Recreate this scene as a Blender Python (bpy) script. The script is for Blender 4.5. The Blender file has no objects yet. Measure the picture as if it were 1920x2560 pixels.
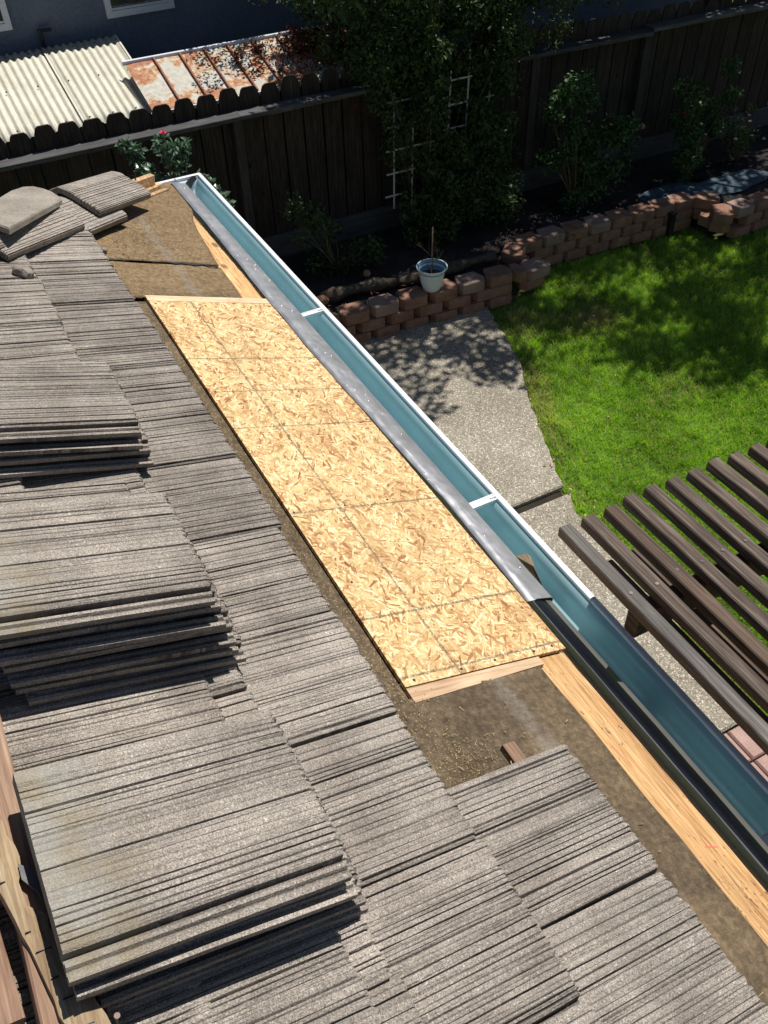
import bpy, bmesh, math, random
import numpy as np
from mathutils import Matrix, Vector, noise as mnoise

random.seed(7); rng = np.random.default_rng(7)
sc = bpy.context.scene
COL = sc.collection
ZO = 3.0                                   # eave reference height above the lawn
# ---------------------------------------------------------------- camera
cam = bpy.data.cameras.new('camera'); camo = bpy.data.objects.new('camera', cam); COL.objects.link(camo)
rt = Vector((-0.4723622, -0.88116564, -0.02051963)); up = Vector((0.608066, -0.34263965, 0.71613813)); fw = Vector((0.63806715, -0.32579929, -0.69765688))
camo.matrix_world = Matrix(((rt.x, up.x, -fw.x, -2.82536839), (rt.y, up.y, -fw.y, 0.53933536), (rt.z, up.z, -fw.z, 1.64653728 + ZO), (0, 0, 0, 1)))
cam.sensor_fit = 'VERTICAL'; cam.sensor_height = 24; cam.lens = 20.966; cam.clip_start = 0.05; cam.clip_end = 600
sc.camera = camo
# ---------------------------------------------------------------- light
LD = Vector((-0.25, 0.46, -1.0)).normalized()
world = bpy.data.worlds.new('World'); sc.world = world; world.use_nodes = True
wn = world.node_tree.nodes; wl = world.node_tree.links
bg = wn['Background']; sky = wn.new('ShaderNodeTexSky'); sky.sky_type = 'NISHITA'; sky.sun_disc = False
sky.sun_elevation = math.asin(-LD.z); sky.sun_rotation = math.atan2(-LD.x, -LD.y)
sky.air_density = 1.0; sky.dust_density = 0.6
wl.new(sky.outputs[0], bg.inputs[0]); bg.inputs[1].default_value = 0.05
sun = bpy.data.lights.new('sun', 'SUN'); sun.energy = 5.0; sun.angle = math.radians(0.5); sun.color = (1, 0.965, 0.90)
suno = bpy.data.objects.new('sun', sun); COL.objects.link(suno); suno.rotation_euler = LD.to_track_quat('-Z', 'Y').to_euler(); suno.location = (4, -6, 12)
sc.view_settings.view_transform = 'Standard'; sc.view_settings.look = 'None'
sc.view_settings.exposure = 0.16; sc.view_settings.gamma = 1.0; sc.view_settings.use_curve_mapping = False
sc.render.film_transparent = False
try:
    sc.cycles.max_bounces = 6; sc.cycles.use_denoising = True
except Exception: pass

# ---------------------------------------------------------------- helpers
def tag(o, label=None, cat=None, group=None, kind=None):
    if label: o['label'] = label
    if cat: o['category'] = cat
    if group: o['group'] = group
    if kind: o['kind'] = kind
    return o
def thing(name, loc, label, cat, group=None):
    o = bpy.data.objects.new(name, None); COL.objects.link(o); o.location = loc; o.empty_display_size = .1
    return tag(o, label, cat, group)
def mesh(name, V, F, mat, parent=None, smooth=False, cols=None, mats=None, fmat=None):
    V = np.asarray(V, dtype=float)
    if parent is not None: V = V - np.array(tuple(wloc(parent)))
    me = bpy.data.meshes.new(name); me.from_pydata(V.tolist(), [], [tuple(int(i) for i in f) for f in F])
    for m in (mats or [mat]): me.materials.append(m)
    if smooth: me.polygons.foreach_set('use_smooth', [True] * len(me.polygons))
    if fmat is not None: me.polygons.foreach_set('material_index', fmat)
    if cols is not None:
        a = me.color_attributes.new('dirt_shade', 'FLOAT_COLOR', 'POINT'); c = np.ones((len(V), 4)); c[:, :3] = np.asarray(cols)[:, None] if np.ndim(cols) == 1 else cols
        a.data.foreach_set('color', c.ravel())
    me.update()
    o = bpy.data.objects.new(name, me); COL.objects.link(o)
    if parent is not None: o.parent = parent
    return o
def wloc(o):
    v = Vector(o.location)
    while o.parent is not None: o = o.parent; v += Vector(o.location)
    return v
def quadmesh(name, P, mat, parent=None, jit=None, col=None):
    """fast mesh of separate polygons: P is (n,k,3)"""
    P = np.asarray(P, dtype=np.float32); n, k = P.shape[:2]
    if parent is not None: P = P - np.array(tuple(wloc(parent)), dtype=np.float32)
    me = bpy.data.meshes.new(name); me.vertices.add(n * k); me.vertices.foreach_set('co', P.ravel())
    me.loops.add(n * k); me.loops.foreach_set('vertex_index', np.arange(n * k, dtype=np.int32))
    me.polygons.add(n); me.polygons.foreach_set('loop_start', np.arange(0, n * k, k, dtype=np.int32)); me.polygons.foreach_set('loop_total', np.full(n, k, dtype=np.int32))
    me.materials.append(mat)
    if col is not None:
        a = me.color_attributes.new('tone', 'FLOAT_COLOR', 'POINT'); c = np.ones((n, k, 4), dtype=np.float32); c[:, :, 0] = col[:, None]; c[:, :, 1] = col[:, None]; c[:, :, 2] = col[:, None]
        a.data.foreach_set('color', c.ravel())
    me.update(calc_edges=True); me.validate()
    o = bpy.data.objects.new(name, me); COL.objects.link(o)
    if parent is not None: o.parent = parent
    return o
def box_vf(lo, hi, ch=0.0):
    x0, y0, z0 = lo; x1, y1, z1 = hi
    V = [(x0, y0, z0), (x1, y0, z0), (x1, y1, z0), (x0, y1, z0), (x0, y0, z1), (x1, y0, z1), (x1, y1, z1), (x0, y1, z1)]
    F = [(0, 3, 2, 1), (4, 5, 6, 7), (0, 1, 5, 4), (1, 2, 6, 5), (2, 3, 7, 6), (3, 0, 4, 7)]
    return V, F
class MB:
    def __init__(s): s.V = []; s.F = []
    def add(s, V, F):
        b = len(s.V); s.V += [tuple(v) for v in V]; s.F += [tuple(i + b for i in f) for f in F]; return s
    def box(s, lo, hi, M=None):
        V, F = box_vf(lo, hi)
        if M is not None: V = [tuple(M @ Vector(v)) for v in V]
        return s.add(V, F)
    def beam(s, a, b, w, h, upv=(0, 0, 1), ch=.12, seg=1, warp=0):
        """chamfered bar from a to b"""
        a = Vector(a); b = Vector(b); d = (b - a).normalized(); u = Vector(upv); sd = d.cross(u).normalized(); u = sd.cross(d).normalized()
        c = ch * min(w, h); pr = [(-w/2+c, -h/2), (w/2-c, -h/2), (w/2, -h/2+c), (w/2, h/2-c), (w/2-c, h/2), (-w/2+c, h/2), (-w/2, h/2-c), (-w/2, -h/2+c)]
        V = []; F = []
        for i in range(seg + 1):
            t = i / seg; off = sd * warp * random.uniform(-1, 1) + u * warp * random.uniform(-1, 1) if 0 < i < seg else Vector((0, 0, 0))
            k = random.uniform(.94, 1.0) if warp else 1
            for (p, q) in pr: V.append(tuple(a.lerp(b, t) + off + sd * p * k + u * q * k))
        for i in range(seg):
            for j in range(8): F.append((i*8+j, i*8+(j+1) % 8, (i+1)*8+(j+1) % 8, (i+1)*8+j))
        F.append(tuple(range(7, -1, -1))); F.append(tuple(seg*8+j for j in range(8)))
        return s.add(V, F)
    def tube(s, pts, r, n=6, cap=True):
        pts = [Vector(p) for p in pts]; R = r if hasattr(r, '__len__') else [r] * len(pts); V = []; F = []
        for i, p in enumerate(pts):
            d = (pts[min(i+1, len(pts)-1)] - pts[max(i-1, 0)]).normalized(); a = d.orthogonal().normalized() if abs(d.z) > .99 else d.cross(Vector((0, 0, 1))).normalized(); b = d.cross(a)
            for j in range(n): t = 2*math.pi*j/n; V.append(tuple(p + (a*math.cos(t) + b*math.sin(t)) * R[i]))
        for i in range(len(pts)-1):
            for j in range(n): F.append((i*n+j, i*n+(j+1) % n, (i+1)*n+(j+1) % n, (i+1)*n+j))
        if cap: F.append(tuple(range(n-1, -1, -1))); F.append(tuple((len(pts)-1)*n+j for j in range(n)))
        return s.add(V, F)
    def build(s, name, mat, parent=None, smooth=False): return mesh(name, s.V, s.F, mat, parent, smooth)

# ---------------------------------------------------------------- materials
class NT:
    def __init__(s, name, rough=.8, metal=0.0, spec=.3):
        s.m = bpy.data.materials.new(name); s.m.use_nodes = True; s.t = s.m.node_tree; s.b = s.t.nodes['Principled BSDF']
        s.b.inputs['Roughness'].default_value = rough; s.b.inputs['Metallic'].default_value = metal
        s.b.inputs['Specular IOR Level'].default_value = spec
        s.tc = s.t.nodes.new('ShaderNodeTexCoord')
    def n(s, typ, **k):
        nd = s.t.nodes.new(typ)
        for a, v in k.items(): setattr(nd, a, v)
        return nd
    def L(s, a, b): s.t.links.new(a, b)
    def coords(s, scale=(1, 1, 1), rot=(0, 0, 0), loc=(0, 0, 0), obj=True, rnd=False):
        mp = s.n('ShaderNodeMapping'); mp.inputs['Scale'].default_value = scale; mp.inputs['Rotation'].default_value = rot; mp.inputs['Location'].default_value = loc
        src = s.tc.outputs['Object']
        if rnd:
            oi = s.n('ShaderNodeObjectInfo'); vm = s.n('ShaderNodeVectorMath', operation='ADD'); mul = s.n('ShaderNodeMath', operation='MULTIPLY'); mul.inputs[1].default_value = 37.0
            s.L(oi.outputs['Random'], mul.inputs[0]); s.L(src, vm.inputs[0]); s.L(mul.outputs[0], vm.inputs[1]); src = vm.outputs[0]
        s.L(src, mp.inputs[0]); return mp.outputs[0]
    def noise(s, co, scale=5, detail=4, rough=.55, dist=0.0):
        nd = s.n('ShaderNodeTexNoise'); nd.inputs['Scale'].default_value = scale; nd.inputs['Detail'].default_value = detail; nd.inputs['Roughness'].default_value = rough; nd.inputs['Distortion'].default_value = dist
        s.L(co, nd.inputs['Vector']); return nd.outputs['Fac']
    def vor(s, co, scale=5, feat='F1', out='Distance', rand=1.0):
        nd = s.n('ShaderNodeTexVoronoi', feature=feat); nd.inputs['Scale'].default_value = scale; nd.inputs['Randomness'].default_value = rand
        s.L(co, nd.inputs['Vector']); return nd.outputs[out]
    def ramp(s, fac, stops, interp='LINEAR'):
        nd = s.n('ShaderNodeValToRGB'); cr = nd.color_ramp; cr.interpolation = interp
        while len(cr.elements) < len(stops): cr.elements.new(.5)
        for e, (p, c) in zip(cr.elements, stops): e.position = p; e.color = (c[0], c[1], c[2], 1) if hasattr(c, '__len__') else (c, c, c, 1)
        s.L(fac, nd.inputs[0]); return nd.outputs[0]
    def mix(s, fac, a, b, mode='MIX'):
        nd = s.n('ShaderNodeMix', data_type='RGBA', blend_type=mode)
        for sock, v in ((nd.inputs[0], fac), (nd.inputs[6], a), (nd.inputs[7], b)):
            if hasattr(v, 'links') or hasattr(v, 'is_linked'): s.L(v, sock)
            elif hasattr(v, '__len__'): sock.default_value = (v[0], v[1], v[2], 1)
            else: sock.default_value = v
        return nd.outputs[2]
    def math(s, op, a, b=0.0, c=None, clamp=False):
        nd = s.n('ShaderNodeMath', operation=op, use_clamp=clamp)
        for i, v in enumerate((a, b) if c is None else (a, b, c)):
            if hasattr(v, 'is_linked'): s.L(v, nd.inputs[i])
            else: nd.inputs[i].default_value = v
        return nd.outputs[0]
    def rnd(s): return s.n('ShaderNodeObjectInfo').outputs['Random']
    def attr(s, name): nd = s.n('ShaderNodeAttribute', attribute_name=name); return nd.outputs['Fac']
    def xyz(s, co):
        nd = s.n('ShaderNodeSeparateXYZ'); s.L(co, nd.inputs[0]); return nd.outputs
    def bump(s, h, strength=.5, dist=.005, prev=None):
        nd = s.n('ShaderNodeBump'); nd.inputs['Strength'].default_value = strength; nd.inputs['Distance'].default_value = dist; s.L(h, nd.inputs['Height'])
        if prev is not None: s.L(prev, nd.inputs['Normal'])
        s.L(nd.outputs[0], s.b.inputs['Normal']); return nd.outputs[0]
    def color(s, c):
        if hasattr(c, '__len__') and not hasattr(c, 'is_linked'): s.b.inputs['Base Color'].default_value = (c[0], c[1], c[2], 1)
        else: s.L(c, s.b.inputs['Base Color'])
        return s
    def rough(s, v): s.L(v, s.b.inputs['Roughness'])

def m_tile(name, tint=(1, 1, 1), plain=False):
    t = NT(name, .92, spec=.15); co = t.coords(rnd=True)
    big = t.noise(co, 7, 3); gr = t.noise(co, 420, 2, .7); gr2 = t.vor(co, 330, 'F1', 'Color')
    lo = tuple(a*b for a, b in zip((.265, .228, .196), tint)); hi = tuple(a*b for a, b in zip((.430, .380, .330), tint))
    base = t.mix(t.ramp(big, [(.3, 0), (.7, 1)]), lo, hi)
    base = t.mix(.85, base, t.ramp(gr, [(.32, .35), (.5, .85), (.68, 1.5)]), 'MULTIPLY')
    base = t.mix(.35, base, t.ramp(t.xyz(gr2)[0], [(.0, .45), (.5, 1.0), (.93, 1.25), (1, 2.4)]), 'MULTIPLY')
    lich = t.ramp(t.noise(co, 26, 4, .7), [(.62, 0), (.74, 1)])
    base = t.mix(t.math('MULTIPLY', lich, .35), base, (.30, .285, .22))
    d = t.attr('dirt_shade'); sp = t.coords(scale=(110, 46, 30), rnd=True); brk = t.noise(sp, 1.0, 3, .7)
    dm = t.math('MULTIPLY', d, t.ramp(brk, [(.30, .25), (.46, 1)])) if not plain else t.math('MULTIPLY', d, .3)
    base = t.mix(dm, base, (.022, .018, .017))  # blackens the grooves: dirt plus the shade of their depth, put into the colour
    if not plain:
        s1 = t.noise(t.coords(scale=(430, 5, 1), rnd=True), 1.0, 2, .6); s2 = t.noise(t.coords(scale=(420, 60, 1), rnd=True), 1.0, 2, .6)
        sm = t.math('MULTIPLY', t.ramp(s1, [(.585, 0), (.66, 1)]), t.ramp(s2, [(.40, 0), (.52, 1)])); base = t.mix(t.math('MULTIPLY', sm, .7), base, (.035, .029, .027))
        s3 = t.noise(t.coords(scale=(70, 2.0, 1), loc=(9, 3, 0), rnd=True), 1.0, 2, .6); base = t.mix(.45, base, t.ramp(s3, [(.36, .72), (.5, 1.0), (.66, 1.18)]), 'MULTIPLY')
    oi = t.math('MULTIPLY_ADD', t.rnd(), .32, .84); cc = t.n('ShaderNodeCombineColor'); [t.L(oi, cc.inputs[i]) for i in range(3)]
    base = t.mix(1.0, base, cc.outputs[0], 'MULTIPLY')
    t.color(base); str_ = t.noise(t.coords(scale=(110, 5, 30), rnd=True), 1.0, 4, .6)
    b1 = t.bump(gr, .9, .0025); t.bump(str_, .28, .005, b1)
    return t.m
M = {}
M['tile'] = m_tile('concrete_tile'); M['tile_stain'] = None
def m_tile_stain():
    m = m_tile('stained_concrete_tile'); t = m.node_tree; b = t.nodes['Principled BSDF']; lk = b.inputs['Base Color'].links[0]; src = lk.from_socket
    tc = t.nodes.new('ShaderNodeTexCoord'); sx = t.nodes.new('ShaderNodeSeparateXYZ'); t.links.new(tc.outputs['Object'], sx.inputs[0])
    nz = t.nodes.new('ShaderNodeTexNoise'); nz.inputs['Scale'].default_value = 14; nz.inputs['Detail'].default_value = 5; t.links.new(tc.outputs['Object'], nz.inputs['Vector'])
    ad = t.nodes.new('ShaderNodeMath'); ad.operation = 'MULTIPLY_ADD'; ad.inputs[1].default_value = .16; t.links.new(nz.outputs[0], ad.inputs[0]); t.links.new(sx.outputs[1], ad.inputs[2])
    rp = t.nodes.new('ShaderNodeValToRGB'); rp.color_ramp.elements[0].position = .12; rp.color_ramp.elements[0].color = (1, 1, 1, 1); rp.color_ramp.elements[1].position = .23; rp.color_ramp.elements[1].color = (0, 0, 0, 1)
    t.links.new(ad.outputs[0], rp.inputs[0])
    mx = t.nodes.new('ShaderNodeMix'); mx.data_type = 'RGBA'; mul = t.nodes.new('ShaderNodeMath'); mul.operation = 'MULTIPLY'; mul.inputs[1].default_value = .62
    t.links.new(rp.outputs[0], mul.inputs[0]); t.links.new(mul.outputs[0], mx.inputs[0]); t.links.new(src, mx.inputs[6]); 
    n2 = t.nodes.new('ShaderNodeValToRGB'); n2.color_ramp.elements[0].position = .4; n2.color_ramp.elements[0].color = (.27, .225, .15, 1); n2.color_ramp.elements[1].position = .6; n2.color_ramp.elements[1].color = (.34, .33, .29, 1)
    t.links.new(nz.outputs[0], n2.inputs[0]); t.links.new(n2.outputs[0], mx.inputs[7]); t.links.new(mx.outputs[2], b.inputs['Base Color'])
    return m
M['tile_stain'] = m_tile_stain()

def m_wood(name, c0, c1, c2, axis=0, ring=60, rough=.75, dark=.35, knots=True, bump=.4, warm=None):
    """grain runs along the given axis"""
    t = NT(name, rough, spec=.25); sc_ = [ring, ring, ring]; sc_[axis] = ring * .05
    co = t.coords(scale=tuple(sc_), rnd=True); g = t.noise(co, 1.0, 6, .65, 1.4)
    co2 = t.coords(scale=tuple(s*4 for s in sc_), rnd=True); f = t.noise(co2, 1.0, 3, .6)
    base = t.ramp(g, [(.3, c0), (.5, c1), (.68, c2)])
    base = t.mix(dark, base, t.ramp(f, [(.35, .45), (.6, 1.1)]), 'MULTIPLY')
    big = t.noise(t.coords(rnd=True), 3.5, 3)
    base = t.mix(.5, base, t.ramp(big, [(.3, .6), (.7, 1.25)]), 'MULTIPLY')
    if knots:
        kc = [5, 5, 5]; kc[axis] = 3; k = t.vor(t.coords(scale=tuple(kc), rnd=True), 1.0); base = t.mix(t.ramp(k, [(.05, .8), (.10, 0)]), base, tuple(x*.35 for x in c0))
    oi = t.math('MULTIPLY_ADD', t.rnd(), .4, .8); cc = t.n('ShaderNodeCombineColor'); [t.L(oi, cc.inputs[i]) for i in range(3)]
    base = t.mix(.8, base, cc.outputs[0], 'MULTIPLY')
    t.color(base); t.bump(g, bump, .004); return t.m
def m_plank():
    m = m_wood('speckled_pine', (.36, .16, .06), (.62, .36, .155), (.78, .53, .27), 0, 95, .62, .45); t = m.node_tree; b = t.nodes['Principled BSDF']; src = b.inputs['Base Color'].links[0].from_socket
    tc = t.nodes.new('ShaderNodeTexCoord'); mp = t.nodes.new('ShaderNodeMapping'); mp.inputs['Scale'].default_value = (70, 200, 100); t.links.new(tc.outputs['Object'], mp.inputs[0])
    nz = t.nodes.new('ShaderNodeTexNoise'); nz.inputs['Scale'].default_value = 1; nz.inputs['Detail'].default_value = 3; t.links.new(mp.outputs[0], nz.inputs[0])
    n2 = t.nodes.new('ShaderNodeTexNoise'); n2.inputs['Scale'].default_value = 7; t.links.new(tc.outputs['Object'], n2.inputs[0])
    ad = t.nodes.new('ShaderNodeMath'); ad.operation = 'MULTIPLY_ADD'; ad.inputs[1].default_value = .35; t.links.new(n2.outputs[0], ad.inputs[0]); t.links.new(nz.outputs[0], ad.inputs[2])
    rp = t.nodes.new('ShaderNodeValToRGB'); rp.color_ramp.elements[0].position = .84; rp.color_ramp.elements[0].color = (0, 0, 0, 1); rp.color_ramp.elements[1].position = .88; rp.color_ramp.elements[1].color = (.8, .8, .8, 1); t.links.new(ad.outputs[0], rp.inputs[0])
    mx = t.nodes.new('ShaderNodeMix'); mx.data_type = 'RGBA'; mx.inputs[7].default_value = (.09, .045, .02, 1); t.links.new(rp.outputs[0], mx.inputs[0]); t.links.new(src, mx.inputs[6]); t.links.new(mx.outputs[2], b.inputs['Base Color']); return m
M['plank'] = m_plank()
M['pine'] = m_wood('fresh_pine', (.34, .15, .06), (.60, .34, .145), (.76, .51, .25), 0, 75, .6, .35)
M['pine_end'] = m_wood('plywood_edge', (.50, .28, .16), (.64, .43, .26), (.72, .54, .36), 1, 60, .7, .4)
M['cedar'] = m_wood('cedar_batten', (.17, .095, .06), (.27, .165, .11), (.36, .24, .165), 0, 70, .7, .4)
M['cedar_hip'] = m_wood('raw_hip_board', (.26, .12, .05), (.42, .23, .10), (.55, .34, .17), 0, 40, .7, .5)
M['old'] = m_wood('weathered_board', (.16, .105, .06), (.30, .215, .13), (.40, .315, .21), 0, 60, .85, .4)
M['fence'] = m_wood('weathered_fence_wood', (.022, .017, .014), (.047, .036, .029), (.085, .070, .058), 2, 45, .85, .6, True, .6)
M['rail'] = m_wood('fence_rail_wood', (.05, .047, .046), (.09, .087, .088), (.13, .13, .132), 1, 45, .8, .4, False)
M['perg'] = m_wood('pergola_wood', (.040, .024, .017), (.105, .074, .055), (.205, .160, .125), 0, 60, .68, .6, True, .6)
M['perg_grey'] = m_wood('grey_pergola_wood', (.045, .038, .034), (.10, .088, .078), (.17, .152, .136), 0, 60, .6, .35, True, .5)
M['perg_warm'] = m_wood('brown_pergola_wood', (.040, .023, .015), (.098, .062, .042), (.185, .125, .085), 0, 60, .7, .4)

def m_osb():
    t = NT('osb_board', .72, spec=.25); key = None; col = None
    for i, (ang, sx, sy) in enumerate(((.15, 1, 5.2), (1.0, 1, 4.5), (-.75, 1, 5.5), (.55, 1, 6.5), (-.25, 1, 3.5), (-1.35, 1, 6))):
        mp = t.coords(rot=(0, 0, ang), loc=(i*3.1, i*1.7, 0)); wv = t.n('ShaderNodeTexNoise'); wv.inputs['Scale'].default_value = 30; t.L(mp, wv.inputs['Vector'])
        mm = t.n('ShaderNodeMix', data_type='VECTOR'); mm.inputs[0].default_value = .012; t.L(mp, mm.inputs[4]); t.L(wv.outputs['Color'], mm.inputs[5])
        m2 = t.n('ShaderNodeMapping'); m2.inputs['Scale'].default_value = (34 * sx, 31 * sy, 40); t.L(mm.outputs[1], m2.inputs[0])
        v = t.n('ShaderNodeTexVoronoi', feature='F1', voronoi_dimensions='2D'); v.inputs['Scale'].default_value = 1.0; t.L(m2.outputs[0], v.inputs['Vector'])
        e = t.n('ShaderNodeTexVoronoi', feature='DISTANCE_TO_EDGE', voronoi_dimensions='2D'); e.inputs['Scale'].default_value = 1.0; t.L(m2.outputs[0], e.inputs['Vector'])
        r = t.xyz(v.outputs['Color']); c = t.ramp(r[0], [(.0, (.27, .11, .045)), (.08, (.38, .19, .08)), (.22, (.49, .30, .13)), (.45, (.59, .42, .20)), (.74, (.68, .52, .27)), (1, (.80, .66, .41))])
        gr = t.noise(m2.outputs[0], 1.5, 3, .7); c = t.mix(.22, c, t.ramp(gr, [(.35, .55), (.62, 1.2)]), 'MULTIPLY')
        c = t.mix(t.ramp(e.outputs['Distance'], [(.0, .7), (.06, 0)]), c, (.36, .19, .085))
        if key is None: key, col = r[1], c
        else:
            g = t.math('GREATER_THAN', r[1], key); col = t.mix(g, col, c); key = t.math('MAXIMUM', key, r[1])
    bgp = t.noise(t.coords(scale=(1, 2.2, 1)), 3.2, 4, .65); col = t.mix(.75, col, t.ramp(bgp, [(.33, (.70, .56, .46)), (.47, (1, .98, .95)), (.66, (1.1, 1.1, 1.08))]), 'MULTIPLY')
    sp = t.noise(t.coords(), 160, 2, .6); col = t.mix(t.ramp(sp, [(.30, .75), (.36, 0)]), col, (.28, .15, .08))
    X, Y, Z = t.xyz(t.tc.outputs['Object'])[:]       # local: x along the eave, y down the slope (metres)
    wob = t.math('MULTIPLY_ADD', t.noise(t.coords(), 60, 2), .006, -.003); I = .0254
    mask = None
    for a, w in ((16, .0035), (24, .0032), (32, .0035), (48, .0038), (64, .004), (71.4, .004)):
        d = t.math('ABSOLUTE', t.math('SUBTRACT', t.math('ADD', X, wob), a*I)); l = t.math('LESS_THAN', d, w*.85)
        mask = l if mask is None else t.math('MAXIMUM', mask, l)
    d = t.math('ABSOLUTE', t.math('SUBTRACT', t.math('ADD', Y, wob), .153)); mask = t.math('MAXIMUM', mask, t.math('LESS_THAN', d, .0032))
    ink = t.math('MULTIPLY', mask, t.ramp(t.noise(t.coords(), 190, 2), [(.38, .2), (.55, .8)]))
    col = t.mix(ink, col, (.10, .085, .07)); t.color(col); t.bump(key, .35, .0018); return t.m
M['osb'] = m_osb()

def m_felt():
    t = NT('roofing_felt', .9, spec=.2); co = t.coords()
    a = t.noise(co, 5, 5, .6); b = t.noise(co, 60, 5, .75); c = t.noise(t.coords(scale=(14, 60, 14), rot=(0, 0, .5)), 1, 4, .7)
    base = t.ramp(a, [(.32, (.075, .054, .034)), (.5, (.105, .078, .050)), (.68, (.145, .105, .064))])
    base = t.mix(.7, base, t.ramp(b, [(.3, .5), (.5, 1.0), (.68, 1.9)]), 'MULTIPLY'); base = t.mix(.4, base, t.ramp(c, [(.35, .7), (.65, 1.35)]), 'MULTIPLY')
    X, Y, Z = t.xyz(t.tc.outputs['Object'])[:]
    farm = t.ramp(t.math('ADD', X, t.math('MULTIPLY', a, .3)), [(.02, 1), (.16, 0)])
    base = t.mix(t.math('MULTIPLY', farm, .55), base, t.mix(t.ramp(b, [(.4, 0), (.6, 1)]), (.20, .125, .060), (.34, .235, .125)))
    ed = t.ramp(t.math('ADD', t.math('ABSOLUTE', t.math('SUBTRACT', Y, t.math('MULTIPLY_ADD', X, .012, .205))), t.math('MULTIPLY', t.noise(co, 18, 4), .05)), [(.034, 1), (.056, 0)])
    ed = t.math('MULTIPLY', ed, t.ramp(t.noise(co, 45, 5, .8), [(.36, .1), (.6, 1)])); base = t.mix(t.math('MULTIPLY', ed, .55), base, (.24, .215, .19))
    dbr = t.ramp(t.noise(co, 230, 3, .7), [(.60, 0), (.67, 1)]); near = t.ramp(Y, [(-.03, 1), (.07, .12)])
    base = t.mix(t.math('MULTIPLY', dbr, near), base, (.50, .36, .18)); blk = t.ramp(t.noise(co, 90, 4, .75), [(.30, 1), (.36, 0)])
    base = t.mix(t.math('MULTIPLY', blk, farm), base, (.03, .022, .015))
    base = t.mix(.5, base, t.ramp(t.noise(t.coords(scale=(3, 1.2, 1)), 4.5, 6, .7, 1.5), [(.38, .75), (.5, 1.0), (.62, 1.2)]), 'MULTIPLY'); t.color(base); b1 = t.bump(b, .8, .004); t.bump(t.noise(t.coords(scale=(4, 1, 1)), 7, 4, .6), .7, .02, b1); return t.m
M['felt'] = m_felt()

def m_metal(name, col, rough=.4, metal=.5, var=.15, dents=False, spec=.5):
    t = NT(name, rough, metal, spec); co = t.coords(); a = t.noise(co, 6, 3)
    t.color(t.mix(t.ramp(a, [(.3, 0), (.7, 1)]), tuple(c*(1-var) for c in col), tuple(min(1, c*(1+var)) for c in col)))
    t.rough(t.ramp(t.noise(co, 30, 3), [(.3, rough*.8), (.7, min(1, rough*1.2))]))
    if dents: t.bump(t.noise(t.coords(scale=(6, 14, 14)), 1.0, 2), .6, .02)
    return t.m
M['flash'] = m_metal('grey_flashing', (.36, .36, .375), .38, .5, .1, True)
M['flash_shade'] = m_metal('shade_toned_flashing', (.17, .165, .16), .34, .3, .08)  # same grey metal, with the slat shade darkened into its colour
M['hem'] = m_metal('beige_hem', (.62, .56, .47), .6, 0, .05)
M['white'] = m_metal('white_painted_metal', (.80, .82, .84), .35, 0, .03)
M['film'] = m_metal('blue_grey_film', (.105, .135, .215), .25, .1, .08)
M['teal'] = m_metal('teal_coated_metal', (.32, .495, .53), .32, .05, .05)
M['green_line'] = m_metal('green_crease', (.05, .15, .13), .35, .1, .1)
M['scrapm'] = m_metal('torn_grey_metal', (.11, .10, .105), .6, .2, .3)
M['galv'] = m_metal('galvanised_strap', (.80, .82, .83), .4, .15, .05)
M['sealant'] = m_metal('grey_sealant', (.10, .085, .07), .8, 0, .35)
M['redmark'] = m_metal('red_crayon', (.50, .13, .09), .8, 0, .3)
M['black'] = m_metal('black_plastic', (.012, .012, .013), .5, 0, .2)
M['nail'] = m_metal('steel_nail', (.24, .17, .14), .7, .1, .2)

def m_corr():
    t = NT('cream_corrugated_metal', .55, 0, .4); co = t.coords(); a = t.noise(co, 3, 4); f = t.noise(t.coords(scale=(6, 60, 60)), 1, 5, .7)
    base = t.ramp(a, [(.3, (.52, .49, .39)), (.7, (.64, .61, .51))]); base = t.mix(.45, base, t.ramp(f, [(.3, .6), (.6, 1.15)]), 'MULTIPLY'); t.color(base); return t.m
M['corr'] = m_corr()
def m_rust():
    t = NT('rusted_metal_sheet', .8, 0, .25); co = t.coords(rnd=True); a = t.noise(co, 3.2, 5, .62, .5); b = t.noise(co, 24, 5, .7)
    s = t.math('ADD', t.math('MULTIPLY', a, .8), t.math('MULTIPLY', b, .22))
    rust = t.ramp(b, [(.3, (.26, .10, .055)), (.5, (.40, .18, .105)), (.7, (.47, .26, .16))]); pale = t.ramp(b, [(.3, (.40, .37, .31)), (.7, (.58, .56, .50))])
    base = t.mix(t.ramp(s, [(.49, 0), (.53, 1)]), rust, pale); base = t.mix(t.ramp(s, [(.47, 0), (.505, .7), (.53, 0)]), base, (.52, .33, .15)); t.color(base); t.bump(b, .2, .004); return t.m
M['rust'] = m_rust(); 
def m_simple(name, c0, c1, scale=8, rough=.9, bump=.5, bs=120, bd=.004, rnd=False, spec=.2):
    t = NT(name, rough, 0, spec); co = t.coords(rnd=rnd); a = t.noise(co, scale, 5, .6); b = t.noise(co, bs, 4, .7)
    base = t.mix(t.ramp(a, [(.3, 0), (.7, 1)]), c0, c1); base = t.mix(.5, base, t.ramp(b, [(.3, .6), (.7, 1.35)]), 'MULTIPLY'); t.color(base); t.bump(b, bump, bd); return t.m
M['rust_seam'] = m_simple('rusty_seam', (.26, .10, .06), (.36, .17, .11), 10)
M['stucco'] = m_simple('blue_grey_stucco', (.125, .155, .21), (.15, .185, .245), 2, .95, .5, 45, .008)
M['beige_wall'] = m_simple('house_stucco', (.42, .38, .32), (.5, .46, .4), 2, .95, .5, 45, .008)
M['trim'] = m_simple('white_trim', (.62, .66, .72), (.70, .74, .8), 3, .6, .05)
M['block'] = m_simple('concrete_block', (.225, .118, .078), (.35, .205, .145), 9, .95, .7, 90, .005, True)
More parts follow.
